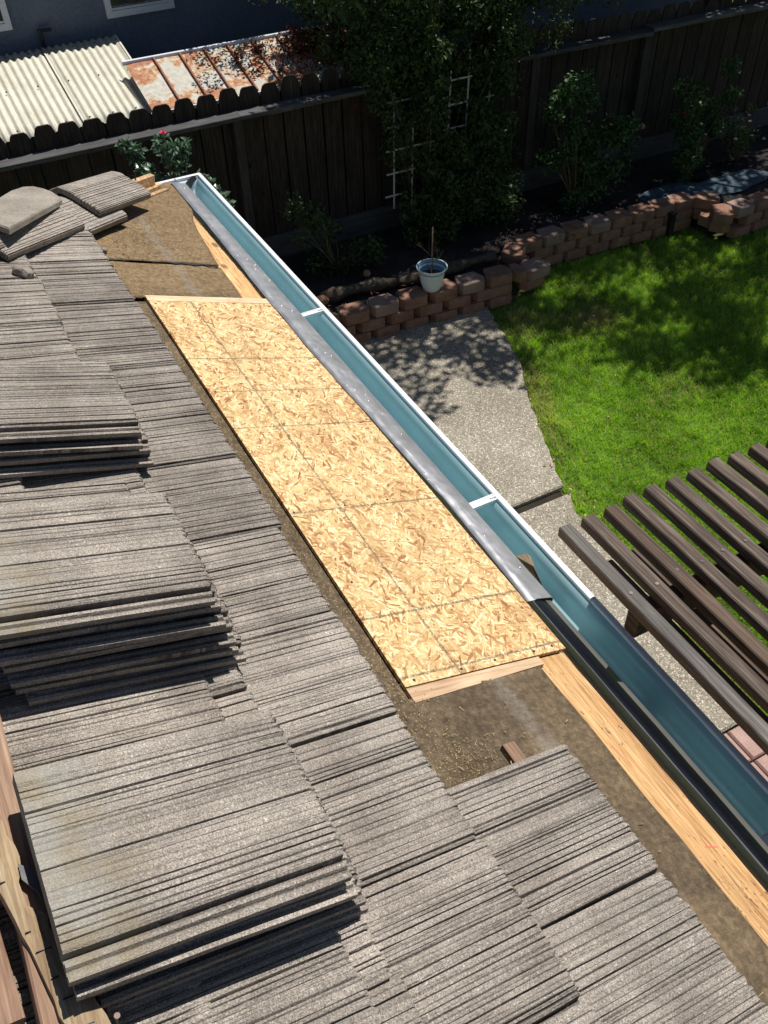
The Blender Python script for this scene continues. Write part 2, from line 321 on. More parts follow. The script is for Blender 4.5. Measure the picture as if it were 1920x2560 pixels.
M['block_pale'] = m_simple('pale_concrete_block', (.27, .185, .15), (.37, .265, .215), 9, .95, .7, 90, .005, True)
M['soil'] = m_simple('dark_soil', (.022, .019, .018), (.085, .076, .070), 2.5, 1, 1.0, 60, .03)
M['fabric'] = m_simple('weed_fabric', (.035, .06, .085), (.10, .15, .185), 6, .7, .8, 18, .04)
M['bed_black'] = m_simple('near_black', (.006, .006, .007), (.014, .013, .013), 6, 1, .8, 18, .04)
M['paver'] = m_simple('pink_paver', (.34, .215, .185), (.44, .30, .26), 5, .85, .4, 90, .003, True)
M['deckwood'] = m_simple('roof_deck', (.10, .07, .05), (.16, .12, .08), 5)
M['stem'] = m_simple('plant_stem', (.10, .08, .04), (.17, .14, .08), 20)
M['bark'] = m_simple('tree_bark', (.07, .055, .042), (.15, .12, .09), 12, .95, 1, 40, .03)
M['pot'] = m_metal('white_plastic_pot', (.74, .84, .86), .45, 0, .04)
M['pot_in'] = m_metal('blue_plastic_pot_inside', (.20, .40, .55), .5, 0, .06)
M['stake'] = m_simple('bamboo_stake', (.40, .28, .19), (.52, .40, .3), 20)
M['trellis'] = m_metal('white_trellis_paint', (.52, .52, .50), .6, 0, .12)
M['glass'] = m_metal('window_glass', (.02, .03, .04), .08, 0, .1, False, .8)
M['gap'] = m_simple('joint_soil', (.02, .016, .012), (.04, .03, .02), 9)
def m_aggr():
    t = NT('exposed_aggregate_concrete', .9, 0, .3); co = t.coords(); a = t.noise(co, 2.2, 4); v = t.vor(co, 130, 'F1', 'Color'); d = t.vor(co, 130)
    base = t.mix(t.ramp(a, [(.3, 0), (.7, 1)]), (.235, .205, .158), (.335, .30, .24))
    base = t.mix(.8, base, t.ramp(t.xyz(v)[0], [(0, .5), (.5, .95), (.85, 1.25), (.93, 2.3), (1, 2.6)]), 'MULTIPLY'); base = t.mix(.6, base, t.ramp(t.noise(co, 30, 4, .7), [(.3, .75), (.7, 1.2)]), 'MULTIPLY'); t.color(base); t.bump(d, .5, .004); return t.m
M['aggr'] = m_aggr()
def m_leaf(name, c0, c1, rough=.45, trans=.25, spec=.4):
    t = NT(name, rough, 0, spec); a = t.attr('tone'); base = t.ramp(a, [(0, c0), (1, c1)]); t.color(base)
    tr = t.n('ShaderNodeBsdfTranslucent'); hs = t.n('ShaderNodeHueSaturation'); hs.inputs['Saturation'].default_value = 1.25; hs.inputs['Value'].default_value = 1.5; t.L(base, hs.inputs['Color']); t.L(hs.outputs[0], tr.inputs[0])
    ms = t.n('ShaderNodeMixShader'); ms.inputs[0].default_value = trans; t.L(t.b.outputs[0], ms.inputs[1]); t.L(tr.outputs[0], ms.inputs[2])
    t.L(ms.outputs[0], t.t.nodes['Material Output'].inputs[0]); return t.m
M['grass'] = m_leaf('grass_blades', (.14, .29, .030), (.50, .72, .16), .6, .42, .2)
_g = M['grass'].node_tree; _r = [n for n in _g.nodes if n.type == 'VALTORGB'][0].color_ramp; _e = _r.elements.new(.92); _e.color = (.48, .68, .15, 1); _r.elements[-1].color = (.55, .44, .24, 1)
M['vine'] = m_leaf('vine_leaves', (.024, .052, .014), (.10, .14, .045), .5, .2, .25)
M['tree'] = m_leaf('tree_leaves', (.03, .055, .015), (.10, .14, .05), .5, .15)
M['rose_leaf'] = m_leaf('rose_leaves', (.05, .10, .06), (.15, .23, .14), .30, .15, .7)
M['bush'] = m_leaf('bush_leaves', (.022, .060, .018), (.075, .145, .045), .5, .2, .3)
M['dry'] = m_leaf('dry_red_leaves', (.07, .018, .012), (.20, .065, .035), .7, .15, .2)
M['litter'] = m_leaf('fallen_petals', (.20, .15, .08), (.62, .58, .48), .8, .1, .2)
M['straw'] = m_leaf('straw_bits', (.20, .14, .07), (.50, .38, .21), .8, .1, .2)
M['lawnsoil'] = m_simple('lawn_thatch', (.05, .075, .018), (.12, .125, .045), 7, 1, .8, 60, .02)
M['pink'] = m_leaf('pink_petals', (.55, .03, .10), (.85, .14, .28), .5, .2)
M['peach'] = m_leaf('peach_petals', (.60, .30, .18), (.80, .52, .36), .5, .2)
M['red'] = m_leaf('red_petals', (.40, .01, .01), (.6, .02, .03), .5, .2)
M['pale'] = m_leaf('pale_pink_petals', (.55, .38, .42), (.75, .62, .66), .5, .2)
M['purple'] = m_leaf('purple_petals', (.07, .03, .16), (.16, .09, .35), .5, .2)

# ---------------------------------------------------------------- roof frames
PT = math.radians(18.423); CP, SP = math.cos(PT), math.sin(PT); TP = SP / CP
RF = Matrix(((-1, 0, 0, 0), (0, -CP, -SP, 0), (0, -SP, CP, ZO), (0, 0, 0, 1)))    # (u, v, w): toward the camera end, down the slope, out of the roof
def R(u, v, w=0.0): return tuple(RF @ Vector((u, v, w)))
def robj(name, me, parent, M4):
    o = bpy.data.objects.new(name, me); COL.objects.link(o)
    if parent is not None:
        o.parent = parent; M4 = Matrix.Translation(-wloc(parent)) @ M4
    o.matrix_local = M4 if parent is not None else M4
    if parent is None: o.matrix_world = M4
    return o
def rmesh(name, V, F, mat, parent=None, smooth=False, **k):
    """mesh whose local axes are the roof axes, so its texture runs with the slope"""
    me = bpy.data.meshes.new(name); me.from_pydata([tuple(v) for v in V], [], [tuple(f) for f in F]); me.materials.append(mat)
    if smooth: me.polygons.foreach_set('use_smooth', [True]*len(me.polygons))
    return robj(name, me, parent, RF.copy())
HU0 = -1.26                                                     # eave corner where the hip starts (X = 1.26)
EV = .474
def hip_u(v): return HU0 + (EV - v) * CP

# ================================================================ SETTING
lawn = mesh('ground', [(-60, -60, -.02), (60, -60, -.02), (60, 60, -.02), (-60, 60, -.02)], [(0, 1, 2, 3)], M['lawnsoil']); tag(lawn, kind='structure')
# patio slabs, cut by the curved edge of the lawn
edge = [(3.50, -3.84), (3.23, -3.76), (2.9, -3.68), (2.56, -3.59), (2.1, -3.38), (1.72, -3.21), (1.35, -3.07), (.97, -2.93)]
edge2 = [(.90, -2.93), (.64, -2.84), (0, -2.78), (-1.20, -2.76)]
def slab(name, pts, z0, z1, mat, parent):
    n = len(pts); c = []
    V = [(x, y, z0) for x, y in pts] + [(x, y, z1 - .012) for x, y in pts]
    cx = sum(p[0] for p in pts)/n; cy = sum(p[1] for p in pts)/n
    for x, y in pts:
        d = math.hypot(x-cx, y-cy); V.append((x - (x-cx)/d*.012, y - (y-cy)/d*.012, z1))
    F = [tuple(range(2*n, 3*n))] + [(i, (i+1) % n, n+(i+1) % n, n+i) for i in range(n)] + [(n+i, n+(i+1) % n, 2*n+(i+1) % n, 2*n+i) for i in range(n)]
    return mesh(name, V, F, mat, parent)
patio = bpy.data.objects.new('patio', None); COL.objects.link(patio); tag(patio, kind='structure')
patio_pts = edge + [(.97, -.30), (3.62, -.30)]
jag = []
for i in range(len(edge)-1):
    (x0, y0), (x1, y1) = edge[i], edge[i+1]
    for k in range(5):
        f = k/5; jag.append((x0+(x1-x0)*f + random.uniform(-.012, .012), y0+(y1-y0)*f + random.uniform(-.02, .02)))
slab('slab', (jag + [edge[-1]] + [(.97, -.30), (3.62, -.30)])[::-1], 0.0, .045, M['aggr'], patio)
jag2 = []
for i in range(len(edge2)-1):
    (x0, y0), (x1, y1) = edge2[i], edge2[i+1]
    for k in range(5):
        f = k/5; jag2.append((x0+(x1-x0)*f, y0+(y1-y0)*f + random.uniform(-.02, .02)))
slab('slab', (jag2 + [edge2[-1]] + [(-1.20, -.30), (.90, -.30)])[::-1], 0.0, .030, M['aggr'], patio)
mesh('joint_fill', [(.88, -2.93, .004), (1.0, -2.93, .004), (1.0, -.3, .004), (.88, -.3, .004)], [(3, 2, 1, 0)], M['gap'], patio)
for i in range(3):
    for j in range(9):
        x1 = -1.215 - i*.215 - (0); y1 = -2.76 + j*.27 + (i % 2)*.0
        slab('paver', [(x1-.205, y1), (x1, y1), (x1, y1+.26), (x1-.205, y1+.26)], 0, .034 + random.uniform(0, .004), M['paver'], patio)
# planting bed
bv = []; bf = []; nx, ny = 16, 70
for i in range(nx+1):
    for j in range(ny+1):
        y = -10 + 11*j/ny; xs0 = 3.62 if y > -4.3 else (3.93 if y > -6.6 else 3.52); x = xs0 + (5.6-xs0)*i/nx
        bv.append((x, y, .27 + .035*mnoise.noise(Vector((x*2, y*2, 0))) - (.10 if i == 0 else 0)))
bf = [(i*(ny+1)+j, (i+1)*(ny+1)+j, (i+1)*(ny+1)+j+1, i*(ny+1)+j+1) for i in range(nx) for j in range(ny)]
bed = mesh('planting_bed', bv, bf, M['soil'], smooth=True); tag(bed, kind='structure')

# ================================================================ HOUSE
house = thing('house', (0, 1.5, 0), 'single-storey house whose hipped roof of ribbed concrete tiles fills the lower left', 'house')
h = MB(); h.box((-9, .02, 0), (.82, 6.5, 2.78)); h.build('wall', M['beige_wall'], house)
sf = MB(); sf.add([R(4.2, .43, -.13), R(-1.20, .43, -.13), (1.18, .0, R(0, .43, -.13)[2]), (-4.2, .0, R(0, .43, -.13)[2])], [(0, 1, 2, 3)]); sf.build('soffit', M['beige_wall'], house)
# roof shell: front slope and the slope beyond the hip
RG = -5.2
def shell(w, t0): 
    V = []; A = [R(5.2, EV-.004, w), R(HU0+.004, EV-.004, w), R(hip_u(RG), RG, w), R(5.2, RG, w)]; return A
A = shell(-.006, 0); B = shell(-.030, 0)
# slope beyond the hip (faces +X)
eX = 1.26; zE = R(0, EV)[2]
def S2(y, d, w=0.0): return (eX - d*CP + w*SP, y, zE + d*SP + w*CP)
e0 = EV*-CP
dmax = (EV-RG)
roof = mesh('roof', A + B + [S2(-EV*CP, 0, -.006), S2(7, 0, -.006), S2(7, dmax, -.006), A[2], S2(-EV*CP, 0, -.03), S2(7, 0, -.03), S2(7, dmax, -.03), B[2]],
            [(3, 2, 1, 0), (4, 5, 6, 7), (0, 1, 5, 4), (8, 9, 10, 11), (15, 14, 13, 12), (8, 12, 13, 9)], M['deckwood'], house)
for nm, a, b in (('fascia_board', R(5.2, EV-.012, -.02), R(HU0, EV-.012, -.02)),):
    f_ = MB(); f_.beam((a[0], a[1]+.01, a[2]-.08), (b[0]-.02, b[1]+.01, b[2]-.08), .02, .13); f_.build(nm, M['pine'], house)
f_ = MB(); f_.beam((eX-.02, -.44, zE-.09), (eX-.02, 6.4, zE-.09), .02, .13); f_.build('fascia_board', M['pine'], house)

# --- ribbed tiles
def tile_mesh(name, seed, W=.296, L=.42, mat=None, flange=True, chip=None):
    r = random.Random(seed); xs = [(0.0, -.003, 0)]; x = .006; h0 = .027
    lvl = h0
    while x < W - .012:
        gap = r.choice((r.uniform(.003, .006), r.uniform(.005, .009), r.uniform(.008, .015))); x1 = min(x + gap, W-.010); nl = h0 + r.uniform(-.003, .0015)
        xs.append((x, nl - h0, 0)); xs.append(((x+x1)/2, nl - h0 + .0008, 0)); xs.append((x1, nl - h0, 0))
        w = r.choice((r.uniform(.0018, .0030), r.uniform(.0028, .0046))); d = r.choice((.0012, .0018, .0025, .0035, .0045, .0065)); 
        xs.append((x1 + w*.5, -d, 1.0 if d > .004 else (.75 if d > .002 else .5))); x = x1 + w
    xs.append((W-.004, -.001, 0)); xs.append((W, -.004, .3))
    if flange: xs += [(W+.001, -.017, .8), (W+.007, -.017, .4), (W+.010, -.010, 0), (W+.016, -.010, 0), (W+.019, -.016, .6), (W+.024, -.016, .1), (W+.027, -.011, 0), (W+.034, -.012, 0)]
    rows = [0, .06, .13, .20, .28, .35, L-.006, L]; V = []; C = []; nc = len(xs)
    ej = [r.uniform(-.004, .003) for _ in xs]; fl = [r.uniform(.3, 1.15) for _ in xs]
    for yi, y in enumerate(rows):
        for i, (xx, dz, dd) in enumerate(xs):
            k = 1 + .5*(mnoise.noise(Vector((i*3.1, y*9, seed)))) if dz < -.002 and xx < W-.005 else 1
            yy = y + (ej[i] if yi >= len(rows)-2 and xx < W else 0) + (.0 if xx < W else (-.03 if y == L else 0))
            z = h0 + dz*k + .0009*mnoise.noise(Vector((xx*50, y*12, seed*2.3))) - (.004 if yi == len(rows)-1 else 0)
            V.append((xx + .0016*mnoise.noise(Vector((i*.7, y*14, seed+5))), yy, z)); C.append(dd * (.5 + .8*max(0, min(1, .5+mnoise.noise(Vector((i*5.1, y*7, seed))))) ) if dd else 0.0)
    nr = len(rows); F = [(r_*nc+i, r_*nc+i+1, (r_+1)*nc+i+1, (r_+1)*nc+i) for r_ in range(nr-1) for i in range(nc-1)]
    # skirts
    def skirt(idx, rev=False):
        b = len(V)
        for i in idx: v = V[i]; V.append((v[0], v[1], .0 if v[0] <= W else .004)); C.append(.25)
        for k in range(len(idx)-1):
            q = (idx[k], b+k, b+k+1, idx[k+1]); F.append(q if not rev else q[::-1])
    skirt([(nr-1)*nc+i for i in range(nc)]); skirt([i for i in range(nc)], True)
    skirt([r_*nc for r_ in range(nr)]); skirt([r_*nc+nc-1 for r_ in range(nr)], True)
    me = bpy.data.meshes.new(name); me.from_pydata(V, [], F); me.materials.append(mat or M['tile'])
    a = me.color_attributes.new('dirt_shade', 'FLOAT_COLOR', 'POINT'); c = np.ones((len(V), 4)); c[:, :3] = np.array(C)[:, None]; a.data.foreach_set('color', c.ravel()); me.update()
    return me
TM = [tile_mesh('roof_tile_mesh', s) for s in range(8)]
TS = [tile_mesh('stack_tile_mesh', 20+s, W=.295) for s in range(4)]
TSt = tile_mesh('stained_tile_mesh', 31, W=.292, mat=M['tile_stain'])

def place_tile(me, parent, name, u, v_butt, w_head, slope, L=.42, rz=0.0, ru=0.0, hipcut=False, du=0):
    v0 = v_butt - L
    loc = RF @ Matrix.Translation((u, v0, w_head)) @ Matrix.Rotation(slope, 4, 'X') @ Matrix.Rotation(ru, 4, 'Y') @ Matrix.Rotation(rz, 4, 'Z')
    if hipcut:
        bm = bmesh.new(); bm.from_mesh(me); inv = loc.inverted()
        p = inv @ (RF @ Vector((hip_u(0)+.17, 0, 0))); d1 = (inv.to_3x3() @ (RF.to_3x3() @ Vector((-CP, 1, 0)))); nrm = d1.cross(Vector((0, 0, 1))); 
        q = inv @ (RF @ Vector((hip_u(0)-5, 0, 0)))
        if (q-p).dot(nrm) < 0: nrm = -nrm
        bmesh.ops.bisect_plane(bm, geom=bm.verts[:]+bm.edges[:]+bm.faces[:], plane_co=p, plane_no=nrm, clear_outer=True)
        if not bm.faces: bm.free(); return None
        m2 = bpy.data.meshes.new('cut_tile_mesh'); bm.to_mesh(m2); bm.free(); m2.materials.clear() if False else None
        if not m2.materials: m2.materials.append(M['tile'])
        me = m2
    return robj(name, me, parent, loc)

EX = .277; field = []
course = 0
for c in range(0, 15):
    vb = .222 if c == 0 else -.083 - (c-1)*(EX-.003)
    ph = {0: 2.112, 1: .405+.02, 2: .285}.get(c, .285 + (.15 if c % 2 else .0) + .04*math.sin(c*2.7)); WX = .302
    k0 = math.floor((hip_u(vb) - ph)/WX) - 1
    for k in range(k0, k0+40):
        u = ph + k*WX
        if u > 4.6 or u + .34 < hip_u(vb-.42)+.05: continue
        if c == 0 and u < 2.10: continue
        if c > 6 and u > 3.6: continue
        hc = u < hip_u(vb-.42)+.20
        r1 = random.uniform(-.0035, .0035)
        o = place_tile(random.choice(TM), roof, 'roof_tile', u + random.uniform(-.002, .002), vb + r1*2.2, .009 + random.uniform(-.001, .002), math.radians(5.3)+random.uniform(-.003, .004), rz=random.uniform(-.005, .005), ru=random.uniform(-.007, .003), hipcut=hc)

# far slope: a few courses of the same tiles seen beyond the hip
S2F = Matrix(((0, CP, SP, eX), (1, 0, 0, 0), (0, -SP, CP, zE), (0, 0, 0, 1)))   # x along +Y, y down the slope

# --- felt underlay
def felt_sheet(name, poly, w, mat, label):
    return poly
def grid_sheet(name, ufun, vfun, nu, nv, w, mat, parent=None, amp=.004, seed=0, th=.003):
    V = []; F = []
    for i in range(nu+1):
        for j in range(nv+1):
            u, v = ufun(i/nu, j/nv), vfun(i/nu, j/nv); V.append((u, v, w + amp*mnoise.noise(Vector((u*6, v*6, seed)))))
    n = len(V); F = [(i*(nv+1)+j, (i+1)*(nv+1)+j, (i+1)*(nv+1)+j+1, i*(nv+1)+j+1) for i in range(nu) for j in range(nv)]
    V += [(u, v, z-th) for u, v, z in V]; 
    rim = [i*(nv+1) for i in range(nu+1)] + [nu*(nv+1)+j for j in range(1, nv+1)] + [i*(nv+1)+nv for i in range(nu-1, -1, -1)] + [j for j in range(nv-1, 0, -1)]
    for a, b in zip(rim, rim[1:]+rim[:1]): F.append((a, n+a, n+b, b))
    me = bpy.data.meshes.new(name); me.from_pydata(V, [], F); me.materials.append(mat); me.polygons.foreach_set('use_smooth', [True]*len(me.polygons))
    bm = bmesh.new(); bm.from_mesh(me); bmesh.ops.recalc_face_normals(bm, faces=bm.faces[:]); bm.to_mesh(me); bm.free()
    return robj(name, me, parent, RF.copy())
def smooth01(t): t = max(0, min(1, t)); return t*t*(3-2*t)
def lower_far(u):     # ragged lower edge of the far felt: it curls away from the eave toward the panel
    pts = [(-1.22, .495), (-1.05, .485), (-.9, .476), (-.78, .440), (-.62, .412), (-.45, .397), (-.33, .388), (-.03, .372)]
    for (a, b), (c, d) in zip(pts, pts[1:]):
        if a <= u <= c: return b + (d-b)*(u-a)/(c-a)
    return pts[0][1] if u < pts[0][0] else pts[-1][1]
feltA = grid_sheet('roofing_felt', lambda s, t: -1.25 + s*(1.25-.335), lambda s, t: (lambda u: (max(-.40, EV - (u-HU0)/CP + .02)) + t*(lower_far(u) - max(-.40, EV-(u-HU0)/CP + .02)))(-1.25+s*(1.25-.335)), 46, 24, .0155, M['felt'], amp=.006)
tag(feltA, 'dusty brown roofing felt running to the gutter corner, above the crack', 'roofing felt')
feltB = grid_sheet('roofing_felt', lambda s, t: -.325 + .012*t + s*(.325-.03-.012*t), lambda s, t: -.40 + t*(lower_far(-.325+s*.295)+.40), 22, 30, .0150, M['felt'], amp=.005, seed=3)
tag(feltB, 'strip of brown felt between the black crack and the upper end of the chipboard panel', 'roofing felt')
feltC = grid_sheet('roofing_felt', lambda s, t: -.02 + s*1.93, lambda s, t: -.40 + t*(.40+.012), 60, 14, .003, M['felt'], amp=.002, seed=5)
tag(feltC, 'narrow dirty brown felt strip between the tile ends and the chipboard panel', 'roofing felt')
feltD = grid_sheet('roofing_felt', lambda s, t: 1.874 - .020*smooth01((t-.45)*4) + .003*math.sin(t*22) + s*(5.0-1.89), lambda s, t: -.40 + t*(.40+.368), 120, 30, .0140, M['felt'], amp=.005, seed=8)
tag(feltD, 'large sheet of brown roofing felt below the chipboard panel, running down to the near corner', 'roofing felt')
crk = MB(); Vc = []; nC = 40
for i in range(nC+1):
    t = i/nC; v = -.05 + t*.44; wv = .0022 + .0055*math.exp(-((t-.72)/.16)**2) + .002*math.sin(i*1.7)
    uu = -.333 + .018*smooth01(t) + .004*math.sin(i*.9) + (.006 if t > .86 else 0)
    Vc += [(uu-wv, v, .0150+.0055), (uu+wv, v, .0150+.0055)]
# the crack is a thin ragged black strip laid just above the felt
crack = rmesh('crack_strip', Vc, [(2*i, 2*i+1, 2*i+3, 2*i+2) for i in range(nC)], M['black'])
crack.parent = None
tag(crack, 'ragged black strip along the crack crossing the brown felt above the chipboard panel', 'felt lap')
# --- OSB panel, with the plywood ends and the eave plank
osb = rmesh('chipboard_panel', *(lambda b: (b[0], b[1]))(box_vf((0, 0, .0065), (1.838, .474, .0165))), M['osb'])
tag(osb, 'long yellow oriented strand board patch panel nailed to the roof beside the gutter', 'wood panel')
nl = MB()
for (a, b) in ((.02, .02), (.03, .20), (.02, .40), (.02, .455), (1.215, .012), (1.21, .17), (1.205, .31), (1.825, .03), (1.826, .16), (1.823, .26), (1.822, .44), (1.825, .38), (.61, .02), (.62, .3), (.8, .46), (1.5, .04)):
    nl.tube([(a, b, .0155), (a, b, .0177)], .0035, 6)
no = mesh('nail_heads', nl.V, nl.F, M['black'], None); no.parent = osb; no['kind'] = 'stuff'
for nm, lo, hi, lab in (('plywood_edge', (-.043, .0, .004), (-.002, .474, .0165), 'pinkish strip of bare plywood along the top end of the chipboard panel'),
                        ('plywood_edge', (1.841, .0, .004), (1.866, .382, .0150), 'pale strip of bare plywood along the lower end of the chipboard panel')):
    V, F = box_vf(lo, hi)
    if hi[0] > 1: V = [(x + (.016 if x > 1.86 and y < .1 else 0), y, z) for x, y, z in V]
    o = rmesh(nm, V, F, M['pine_end']); tag(o, lab, 'plywood strip')
def plank(name, u0, u1, va, vb, w0, w1, mat, label, n=60, ragged=.004):
    V = []; F = []
    for i in range(n+1):
        u = u0 + (u1-u0)*i/n; a = va(u); b = vb(u) + ragged*mnoise.noise(Vector((u*22, 0, 1)))
        V += [(u, a, w0), (u, b, w0), (u, b, w1-.003), (u, b-.004, w1), (u, a, w1)]
    for i in range(n):
        for j in range(5): F.append((i*5+j, (i+1)*5+j, (i+1)*5+(j+1) % 5, i*5+(j+1) % 5))
    F += [(0, 1, 2, 3, 4), tuple(n*5+j for j in (4, 3, 2, 1, 0))]
    o = rmesh(name, V, F, mat); bm = bmesh.new(); bm.from_mesh(o.data); bmesh.ops.recalc_face_normals(bm, faces=bm.faces[:]); bm.to_mesh(o.data); bm.free()
    return tag(o, label, 'wood plank')
plank('eave_plank', 1.841, 4.9, lambda u: .30, lambda u: .474, -.004, .0050, M['plank'], 'bright bare pine plank along the eave below the chipboard panel')
plank('eave_plank', -1.24, -.045, lambda u: .30, lambda u: .474 + .008*(u < -.9), -.004, .0050, M['plank'], 'bare pine plank tapering out from the felt toward the gutter corner')
rm = mesh('red_mark', [(2.385, .418, .0052), (2.389, .418, .0052), (2.398, .446, .0052), (2.395, .446, .0052)], [(0, 1, 2, 3)], M['redmark'], None); rm['kind'] = 'stuff'
rm.matrix_world = RF.copy(); tag(rm, 'short red crayon mark across the bare pine eave plank', 'crayon mark')
# straw and grit on the felt
def scatter_bits(name, boxes, n, mat, label, cat, smin=.004, smax=.012, wid=.0012, wz=.0125, seed=1):
    r = np.random.default_rng(seed); P = []; T = []
    for _ in range(n):
        u0, u1, v0, v1 = boxes[r.integers(len(boxes))]; u = r.uniform(u0, u1); v = v0 + (v1-v0)*r.random()**1.7; a = r.uniform(0, 6.28); l = r.uniform(smin, smax); w = wid*r.uniform(.7, 1.6); z = wz + r.uniform(.001, .004)
        du, dv = math.cos(a)*l/2, math.sin(a)*l/2; pu, pv = -math.sin(a)*w, math.cos(a)*w
        P.append([R(u-du-pu, v-dv-pv, z), R(u+du-pu, v+dv-pv, z+r.uniform(0, .003)), R(u+du+pu, v+dv+pv, z+.001), R(u-du+pu, v-dv+pv, z)]); T.append(r.random())
    o = quadmesh(name, np.array(P), mat, None, col=np.array(T)); tag(o, label, cat, kind='stuff'); return o
scatter_bits('straw_debris', [(-.7, -.33, -.08, .05), (-.33, 0, -.05, .03), (0, 1.85, -.05, -.018), (1.8, 2.12, -.05, .06), (2.02, 2.12, -.04, .10), (2.0, 2.1, .02, .16)], 650, M['straw'], 'pale straw and grit lying along the ends of the tiles', 'debris', .002, .006, .0005, wz=.0145)
scatter_bits('straw_debris', [(-.9, 0, 0, .36), (1.92, 2.8, 0, .33)], 160, M['straw'], 'scattered pale straw flecks on the brown felt', 'debris', .005, .014, .0006, wz=.0165)
scatter_bits('dark_grit', [(-1.15, -.4, .1, .46), (-.9, -.33, .02, .3)], 900, M['black'], 'black grit scattered over the felt near the gutter corner', 'debris', .002, .006, .0011, wz=.018, seed=5)
bt = MB(); bt.box((2.045, .118, .010), (2.26, .150, .028)); batt = rmesh('batten_end', bt.V, bt.F, M['cedar']); batt.data.transform(Matrix.Identity(4)); tag(batt, 'short reddish batten end sticking out from under the lowest row of tiles', 'batten')

# --- flashing
def flashing(name, u0, u1, va, prof, mat, label, n=90, wav=.004, seed=0, vaf=None):
    V = []; F = []; m = len(prof)
    for i in range(n+1):
        u = u0 + (u1-u0)*i/n; b = wav*mnoise.noise(Vector((u*4.5, seed, 0))); c = wav*.6*mnoise.noise(Vector((u*15, seed, 4)))
        for k, (v, w) in enumerate(prof):
            V.append((u, v + (b if k <= 1 else b*.2) + (vaf(u) if vaf and k <= 1 else 0), w + (abs(b)*.9 + c*.5 if k in (0, 1, 2) else 0)))
    for i in range(n):
        for k in range(m-1): F.append((i*m+k, (i+1)*m+k, (i+1)*m+k+1, i*m+k+1))
    nn = len(V); V += [(u, v, w-.0012) for u, v, w in V]; F += [tuple(nn+j for j in f[::-1]) for f in F]
    F += [(i*m, nn+i*m, nn+(i+1)*m, (i+1)*m) for i in range(n)]
    o = rmesh(name, V, F, mat, smooth=True); return tag(o, label, 'flashing')
fl = flashing('drip_edge_flashing', -1.225, 1.672, 0, [(.484, .0195), (.515, .0205), (.556, .0185), (.566, .013), (.572, -.006), (.574, -.030)], M['flash'], 'dented silver grey drip edge flashing bridging from the chipboard panel into the gutter', vaf=lambda u: -.018*math.sin(max(0, min(1, (u+.6)/1.7))*math.pi) + (.004 if u > 1.2 else 0) - .015*(u > 1.3)*(u-1.3)/.37)
dn = MB()
for (a, b) in ((-1.16, .53), (-.72, .50), (-.52, .515), (-.42, .50), (-.39, .53), (-.34, .545), (-.30, .53), (-.24, .545), (-.20, .55), (.02, .505), (.06, .53), (.35, .50), (.38, .515), (.40, .53), (.60, .49), (.63, .505), (.66, .53), (.70, .52), (.78, .53), (.9, .535), (1.10, .50), (1.14, .49), (1.36, .5), (1.41, .515), (1.55, .54)):
    n0 = 8; rr = random.uniform(.003, .0045)
    V = [(a, b, .0265)] + [(a + rr*math.cos(2*math.pi*k/n0), b + rr*math.sin(2*math.pi*k/n0), .0200) for k in range(n0)]
    V[0] = (a, b, .0245); dn.add(V, [(0, 1+k, 1+(k+1) % n0) for k in range(n0)])
d_ = mesh('dimples', dn.V, dn.F, M['flash'], None, smooth=True); d_.parent = fl; d_['kind'] = 'stuff'
fl2 = flashing('drip_edge_flashing', 1.655, 5.0, 0, [(.492, .018), (.520, .017), (.560, .008), (.568, .000), (.572, -.028)], M['flash_shade'], 'smooth near stretch of flashing coloured darker for slat shade beside the bare pine plank', wav=.0015, seed=9)

# ================================================================ GUTTER (eave along X, then turning the corner)
GX0, GX1 = -5.2, 1.49; LY = -.681; LZ = ZO - .240
gut = thing('rain_gutter', (0, -.62, LZ), 'long open metal rain gutter with teal inside and bright white lip along the eave', 'gutter')
prof = [(-.553, .010), (-.556, -.075), (-.561, -.084), (-.578, -.0835), (-.5805, -.0815), (-.583, -.0835), (-.612, -.084), (-.626, -.081), (-.640, -.068), (-.648, -.050), (-.653, -.028), (-.662, -.014), (-.672, -.008)]
def sweep(pr, name, mat, xa, xb, n=24, smooth=True, parent=gut, outer=.0015):
    V = []; F = []; m = len(pr)
    for i in range(n+1):
        x = xa + (xb-xa)*i/n
        for (y, z) in pr: V.append((x, y + .0012*mnoise.noise(Vector((x*2.2, 0, 0))), LZ + z + .0008*mnoise.noise(Vector((x*3, y*30, 2)))))
    F = [(i*m+k, i*m+k+1, (i+1)*m+k+1, (i+1)*m+k) for i in range(n) for k in range(m-1)]
    nn = len(V); V += [(x, y - (outer if y < -.6 else -outer*.4), z-outer) for x, y, z in V]; F += [tuple(nn+j for j in f[::-1]) for f in F]
    return mesh(name, V, F, mat, parent, smooth)
sweep(prof, 'channel', M['teal'], GX0, GX1-.006)
for yy in (-.572, -.592): sweep([(yy, -.0825), (yy-.0012, -.0805), (yy-.0024, -.0825)], 'crease', M['green_line'], GX0, GX1-.02, n=12, outer=.0002)
lipp = [(-.671, -.012), (-.671, -.001), (-.674, .001), (-.687, .001), (-.690, -.002), (-.690, -.030), (-.683, -.050), (-.665, -.085), (-.55, -.090)]
sweep(lipp, 'lip', M['white'], -1.680, GX1, outer=.001)
lp2 = sweep(lipp, 'lip', M['white'], GX0, -1.682, outer=.001)
